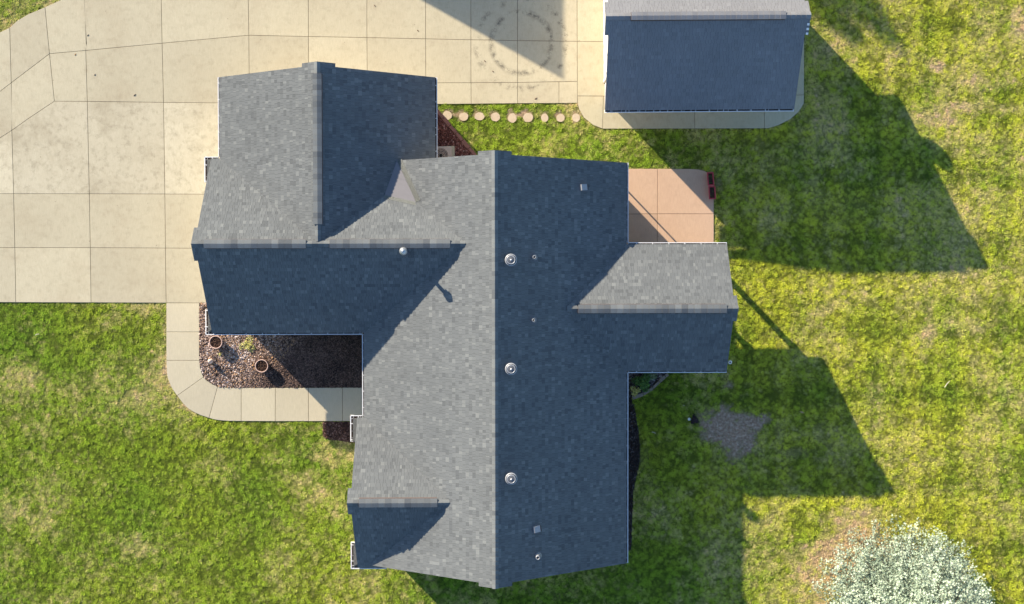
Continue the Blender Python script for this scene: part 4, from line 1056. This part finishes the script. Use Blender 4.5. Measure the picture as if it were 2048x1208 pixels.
# ------------------------------------------------------------------ spruces
def sprucemat(name, a, b, tip):
    t = NT(name)
    at = t.n('ShaderNodeAttribute', attribute_name='tone').outputs['Fac']
    c = t.ramp(at, [(0, a), (.5, b), (1, tip)])
    return t.done(c, .65, .3)
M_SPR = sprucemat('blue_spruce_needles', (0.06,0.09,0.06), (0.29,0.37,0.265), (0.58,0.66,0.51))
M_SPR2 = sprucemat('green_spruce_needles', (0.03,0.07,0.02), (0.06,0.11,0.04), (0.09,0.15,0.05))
def spruce(x, y, h, rad, z0, mat, label, seed, dens=1.0):
    r = np.random.default_rng(seed)
    t = empty('spruce_tree', (x, y, 0), label, 'tree')
    MB().tube((0,0,-.1), (0,0,h*.97), .16, .015, n=10).build('trunk', M_BARK, t)
    bm_ = MB(); C_ = []; D_ = []; G_ = []
    z = z0; k = 0
    while z < h-.1:
        f = (h-z)/(h-z0); nb_ = int(8+13*f); 
        for i in range(nb_):
            a = 6.2832*(i+.5*(k%2)+.25*r.random())/nb_ + k*.7
            L = rad*(f**.82)*r.uniform(.92,1.05)*(1+.05*math.sin(2*a+1)) + .12
            sl = r.uniform(-.06,.16) + (1-f)*.55
            d = np.array([math.cos(a), math.sin(a), sl]); sd_ = np.array([-math.sin(a), math.cos(a), 0])
            o = np.array([0,0,z+r.uniform(-.07,.07)])
            e = o + d*L
            bm_.tube(o, e, .022*f+.006, .004, n=4, cap=False)
            s = L*.18
            while s < L:
                w = min(.52, .22+.62*(L-s)*.50)*r.uniform(.7,1.2)
                c = o + d*s + np.array([0,0,-.05*math.sin(s/L*3.1)])
                for sg in (-1, 1):
                    td = sd_*sg*.82 + d*.55; td /= np.linalg.norm(td)
                    q = .03
                    while q < w:
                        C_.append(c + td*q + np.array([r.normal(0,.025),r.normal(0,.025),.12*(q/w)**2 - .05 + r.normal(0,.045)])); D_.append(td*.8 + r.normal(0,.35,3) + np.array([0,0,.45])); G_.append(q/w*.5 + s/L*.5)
                        q += .075/dens
                s += .13/dens*r.uniform(.7,1.3)
            for q in np.arange(0, .16, .05): C_.append(e - d*q); D_.append(d); G_.append(1)
        z += .26 if f > .3 else .22
        k += 1
    bm_.build('branch', M_BARK, t)
    C_ = np.array(C_); D_ = np.array(D_); D_ /= np.linalg.norm(D_, axis=1)[:, None]
    nz_ = fbm(C_[:,0]*1.0+C_[:,2]*.6, C_[:,1]+C_[:,2]*.45, 1.9, 17+seed, 3, .6)
    kp = r.random(len(C_)) < np.clip((nz_-.30)*6.5, .40, 1); C_ = C_[kp]; D_ = D_[kp]; nz_ = nz_[kp]; G_ = np.array(G_)[kp]
    C_[:,2] += (nz_-.5)*.5
    n = len(C_); NN = 8
    up_ = np.array([0,0,1.0]); S_ = np.cross(D_, up_); S_ /= np.linalg.norm(S_, axis=1)[:, None]; U_ = np.cross(S_, D_)
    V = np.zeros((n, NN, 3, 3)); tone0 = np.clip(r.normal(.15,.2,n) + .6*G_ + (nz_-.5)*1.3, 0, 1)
    for j in range(NN):
        a = 6.2832*j/NN + r.uniform(0, 1, n)
        o = S_*np.cos(a)[:,None] + U_*np.sin(a)[:,None]
        o = o*1.0 + D_*.75; o /= np.linalg.norm(o, axis=1)[:, None]
        l = r.uniform(.05,.095,n)[:,None]; wv = np.cross(o, D_); wv /= np.linalg.norm(wv, axis=1)[:,None]+1e-9
        V[:,j,0] = C_ - wv*.012; V[:,j,1] = C_ + wv*.012; V[:,j,2] = C_ + o*l
    V = V.reshape(-1, 3); m = n*NN
    me = bpy.data.meshes.new('crown'); me.vertices.add(m*3); me.vertices.foreach_set('co', V.ravel())
    me.loops.add(m*3); me.loops.foreach_set('vertex_index', np.arange(m*3, dtype=np.int32))
    me.polygons.add(m); me.polygons.foreach_set('loop_start', np.arange(0, m*3, 3, dtype=np.int32)); me.polygons.foreach_set('loop_total', np.full(m, 3, np.int32))
    me.update(calc_edges=True); me.materials.append(mat)
    at = me.attributes.new('tone', 'FLOAT', 'FACE'); at.data.foreach_set('value', np.clip(np.repeat(tone0, NN)+r.normal(0,.1,m), 0, 1).astype(np.float32))
    link('crown', me, t)
    return t
sx_, sy_ = G(1779, 1184)
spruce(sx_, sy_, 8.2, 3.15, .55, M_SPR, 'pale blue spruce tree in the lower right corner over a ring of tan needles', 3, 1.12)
spruce(5.3, 21.6, 6.0, 1.9, .5, M_SPR2, 'shorter green spruce beyond the top edge behind the detached garage', 8, .7)
spruce(1.0, 24.6, 7.5, 2.2, .5, M_SPR2, 'taller green spruce beyond the top edge next to the grey outbuilding', 9, .7)

# ------------------------------------------------------------------ grass
def blades(n, seed, rad, hmin, hmax):
    r = random.Random(seed); V = []; F = []
    for k in range(n):
        a = r.random()*6.28; q = rad*math.sqrt(r.random()); x, y = q*math.cos(a), q*math.sin(a)
        h = r.uniform(hmin, hmax); b = r.random()*6.28; ln = r.uniform(.4, 1.3)*h; w = r.uniform(.004, .0075)
        dx, dy = math.cos(b), math.sin(b); i = len(V)
        V += [(x-dy*w, y+dx*w, 0), (x+dy*w, y-dx*w, 0), (x+dx*ln*.45+dy*w*.8, y+dy*ln*.45-dx*w*.8, h*.75), (x+dx*ln*.45-dy*w*.8, y+dy*ln*.45+dx*w*.8, h*.75), (x+dx*ln, y+dy*ln, h)]
        F += [(i,i+1,i+2,i+3), (i+3,i+2,i+4)]
    return V, F
pr = [proto('tuft', *blades(18, 90+k, .058, .020, .052), M_BLADE) for k in range(6)]
x0, y0 = G(-60, 1260); x1, y1 = G(2110, -60)
n = int((x1-x0)*(y1-y0)*330)
px = rng.uniform(x0, x1, n); py = rng.uniform(y0, y1, n)
keep = np.ones(n, bool)
for poly in HARD + [[(-5.0+OV, MS+.4), (5.1-OV, MS+.4), (5.1-OV, MN-.4), (-5.1+OV, MN-.4)], [(-10.2,-.9),(-4.9,-.9),(-4.9,7.8),(-10.2,7.8)], [(-4.9,-10.1),(-4.4,-10.1),(-4.4,-5),(-4.9,-5)], [(-10.2,1),(-2.8,1),(-2.8,7.8),(-10.2,7.8)]]:
    keep &= ~inside(px, py, poly)
px, py = px[keep], py[keep]
dry, dirt, hue, mowed = lawn_fields(px, py)
keep = rng.random(len(px)) > np.clip(dirt*1.0, 0, .90)
keep &= rng.random(len(px)) > np.clip((dry-.75)*.9, 0, .5)
px, py, dry, dirt, hue, mowed = (a[keep] for a in (px, py, dry, dirt, hue, mowed))
n = len(px)
clump = fbm(px, py, 3.2, 91, 4, .75)
cl2 = fbm(px, py, 7.0, 97, 3, .8)
edge = np.zeros(n, bool)
for poly in HARD:
    if len(poly) != 14: edge |= inside(px, py, inset(poly, -.09))
    else: edge |= inside(px, py, inset(poly, -.04))
er = rng.random(n)
dry = np.where(edge, dry + .35*er, dry); edge_s = np.where(edge & (er < .6), .45, 1.0)
s = np.clip(.40 + (clump-.5)*2.2 + (cl2-.5)*1.8 + .5*rng.random(n), .2, 1.9) * (1-.45*np.clip(dirt,0,1)) * (1-.25*np.clip(dry,0,1)) * edge_s
scatter('grass', np.stack([px, py, np.zeros(n)], 1), pr,
        np.stack([rng.normal(0,.12,n), rng.normal(0,.12,n), rng.uniform(0,6.28,n)], 1), np.stack([.8+.3*s, .8+.3*s, s], 1),
        {'dry': dry, 'dirt': dirt, 'hue': hue, 'rnd': np.clip(.5*rng.random(n)+.5*fbm(px,py,5.5,95,3,.7)*1.0+.0,0,1), 'rnd2': np.clip(.30*rng.random(n)+(clump-.5)*1.5+(cl2-.5)*2.6+.38+mowed*1.4,0,1)})

# ------------------------------------------------------------------ small litter
M_FLEAF = flat('fallen_leaf', (0.40,0.27,0.13), .8, .25, 30)
M_PALE = flat('pale_stick', (0.62,0.55,0.42), .8, .15, 20)
def leaf(u, v, l, a, label, mat=None, z=.06):
    x, y = G(u, v); c, s = math.cos(a), math.sin(a); w = l*.35
    V = [(-l/2,0,0),(-.1*l,w/2,.02),(l/2,0,.004),(.0,-w/2,.012)]
    V += [(p[0],p[1],p[2]-.004) for p in V]
    o = MB().add(V, [(3,2,1,0),(4,5,6,7),(0,1,5,4),(1,2,6,5),(2,3,7,6),(3,0,4,7)]).build('fallen_leaf', mat or M_FLEAF)
    o.location = (x, y, z); o.rotation_euler = (0, 0, a)
    tag(o, label, 'leaf', 'fallen leaves and bits on the ground')
def stick(u, v, l, a, label, z=.07):
    x, y = G(u, v); m = MB().tube((-l/2,0,0), (0,.02,.01), .014, .013, n=6).tube((0,.02,.01), (l/2,0,0), .013, .008, n=6)
    o = m.build('stick', M_PALE); o.location = (x, y, z); o.rotation_euler = (0,0,a); tag(o, label, 'stick')
stick(1893, 768, .33, .9, 'pale curved stick lying alone on the sunny right lawn')
stick(1307, 865, .17, -.35, 'short pale stick on the shaded grass beside the dark east bed')
leaf(1603, 824, .22, -.3, 'pale leaf on the shaded grass right of the dirt patch', z=.08)
leaf(151.7, 109.5, .10, 1.2, 'orange-brown leaf on the curved drive near its joint', flat('orange_leaf', (.5,.22,.05), .8), .05)
leaf(270.5, 190.5, .14, .8, 'brown twig-like leaf on the drive above the weathered slabs', M_BARK, .05)
leaf(190.8, 150, .10, 1.2, 'small brown leaf on the drive near the third joint', M_BARK, .05)
leaf(177, 71, .11, .9, 'small brown leaf on the upper left of the drive', M_BARK, .05)
leaf(836, 62, .13, -.7, 'brown leaf on the drive just left of the building shadow', M_BARK, .05)
leaf(750, 12, .12, -.8, 'brown leaf near the top edge of the drive', M_BARK, .05)
leaf(970, 123, .12, -.8, 'brown leaf on sunny slab left of the shadow tip', M_BARK, .05)
leaf(986, 143.5, .12, -.5, 'brown leaf on the slab above the stepping stones', M_BARK, .05)
leaf(1072, 197.5, .14, .7, 'dark leaf cluster at the bottom edge of the drive', M_BARK, .05)
leaf(1367, 810.5, .09, 0, 'tiny pale leaf on the shaded grass above the dark shrub', M_PALE, .08)
x, y = G(1378, 838)
o = MB().lathe([(.0,0),(.05,0),(.065,.03),(.05,.07),(0,.085)], 7).build('white_stone', M_WHITE); o.location = (x, y, .01)
tag(o, 'small white stone left of the dark purple shrub', 'stone')
stick(76, 669, .16, .3, 'short white stick on the left lawn below the drive')
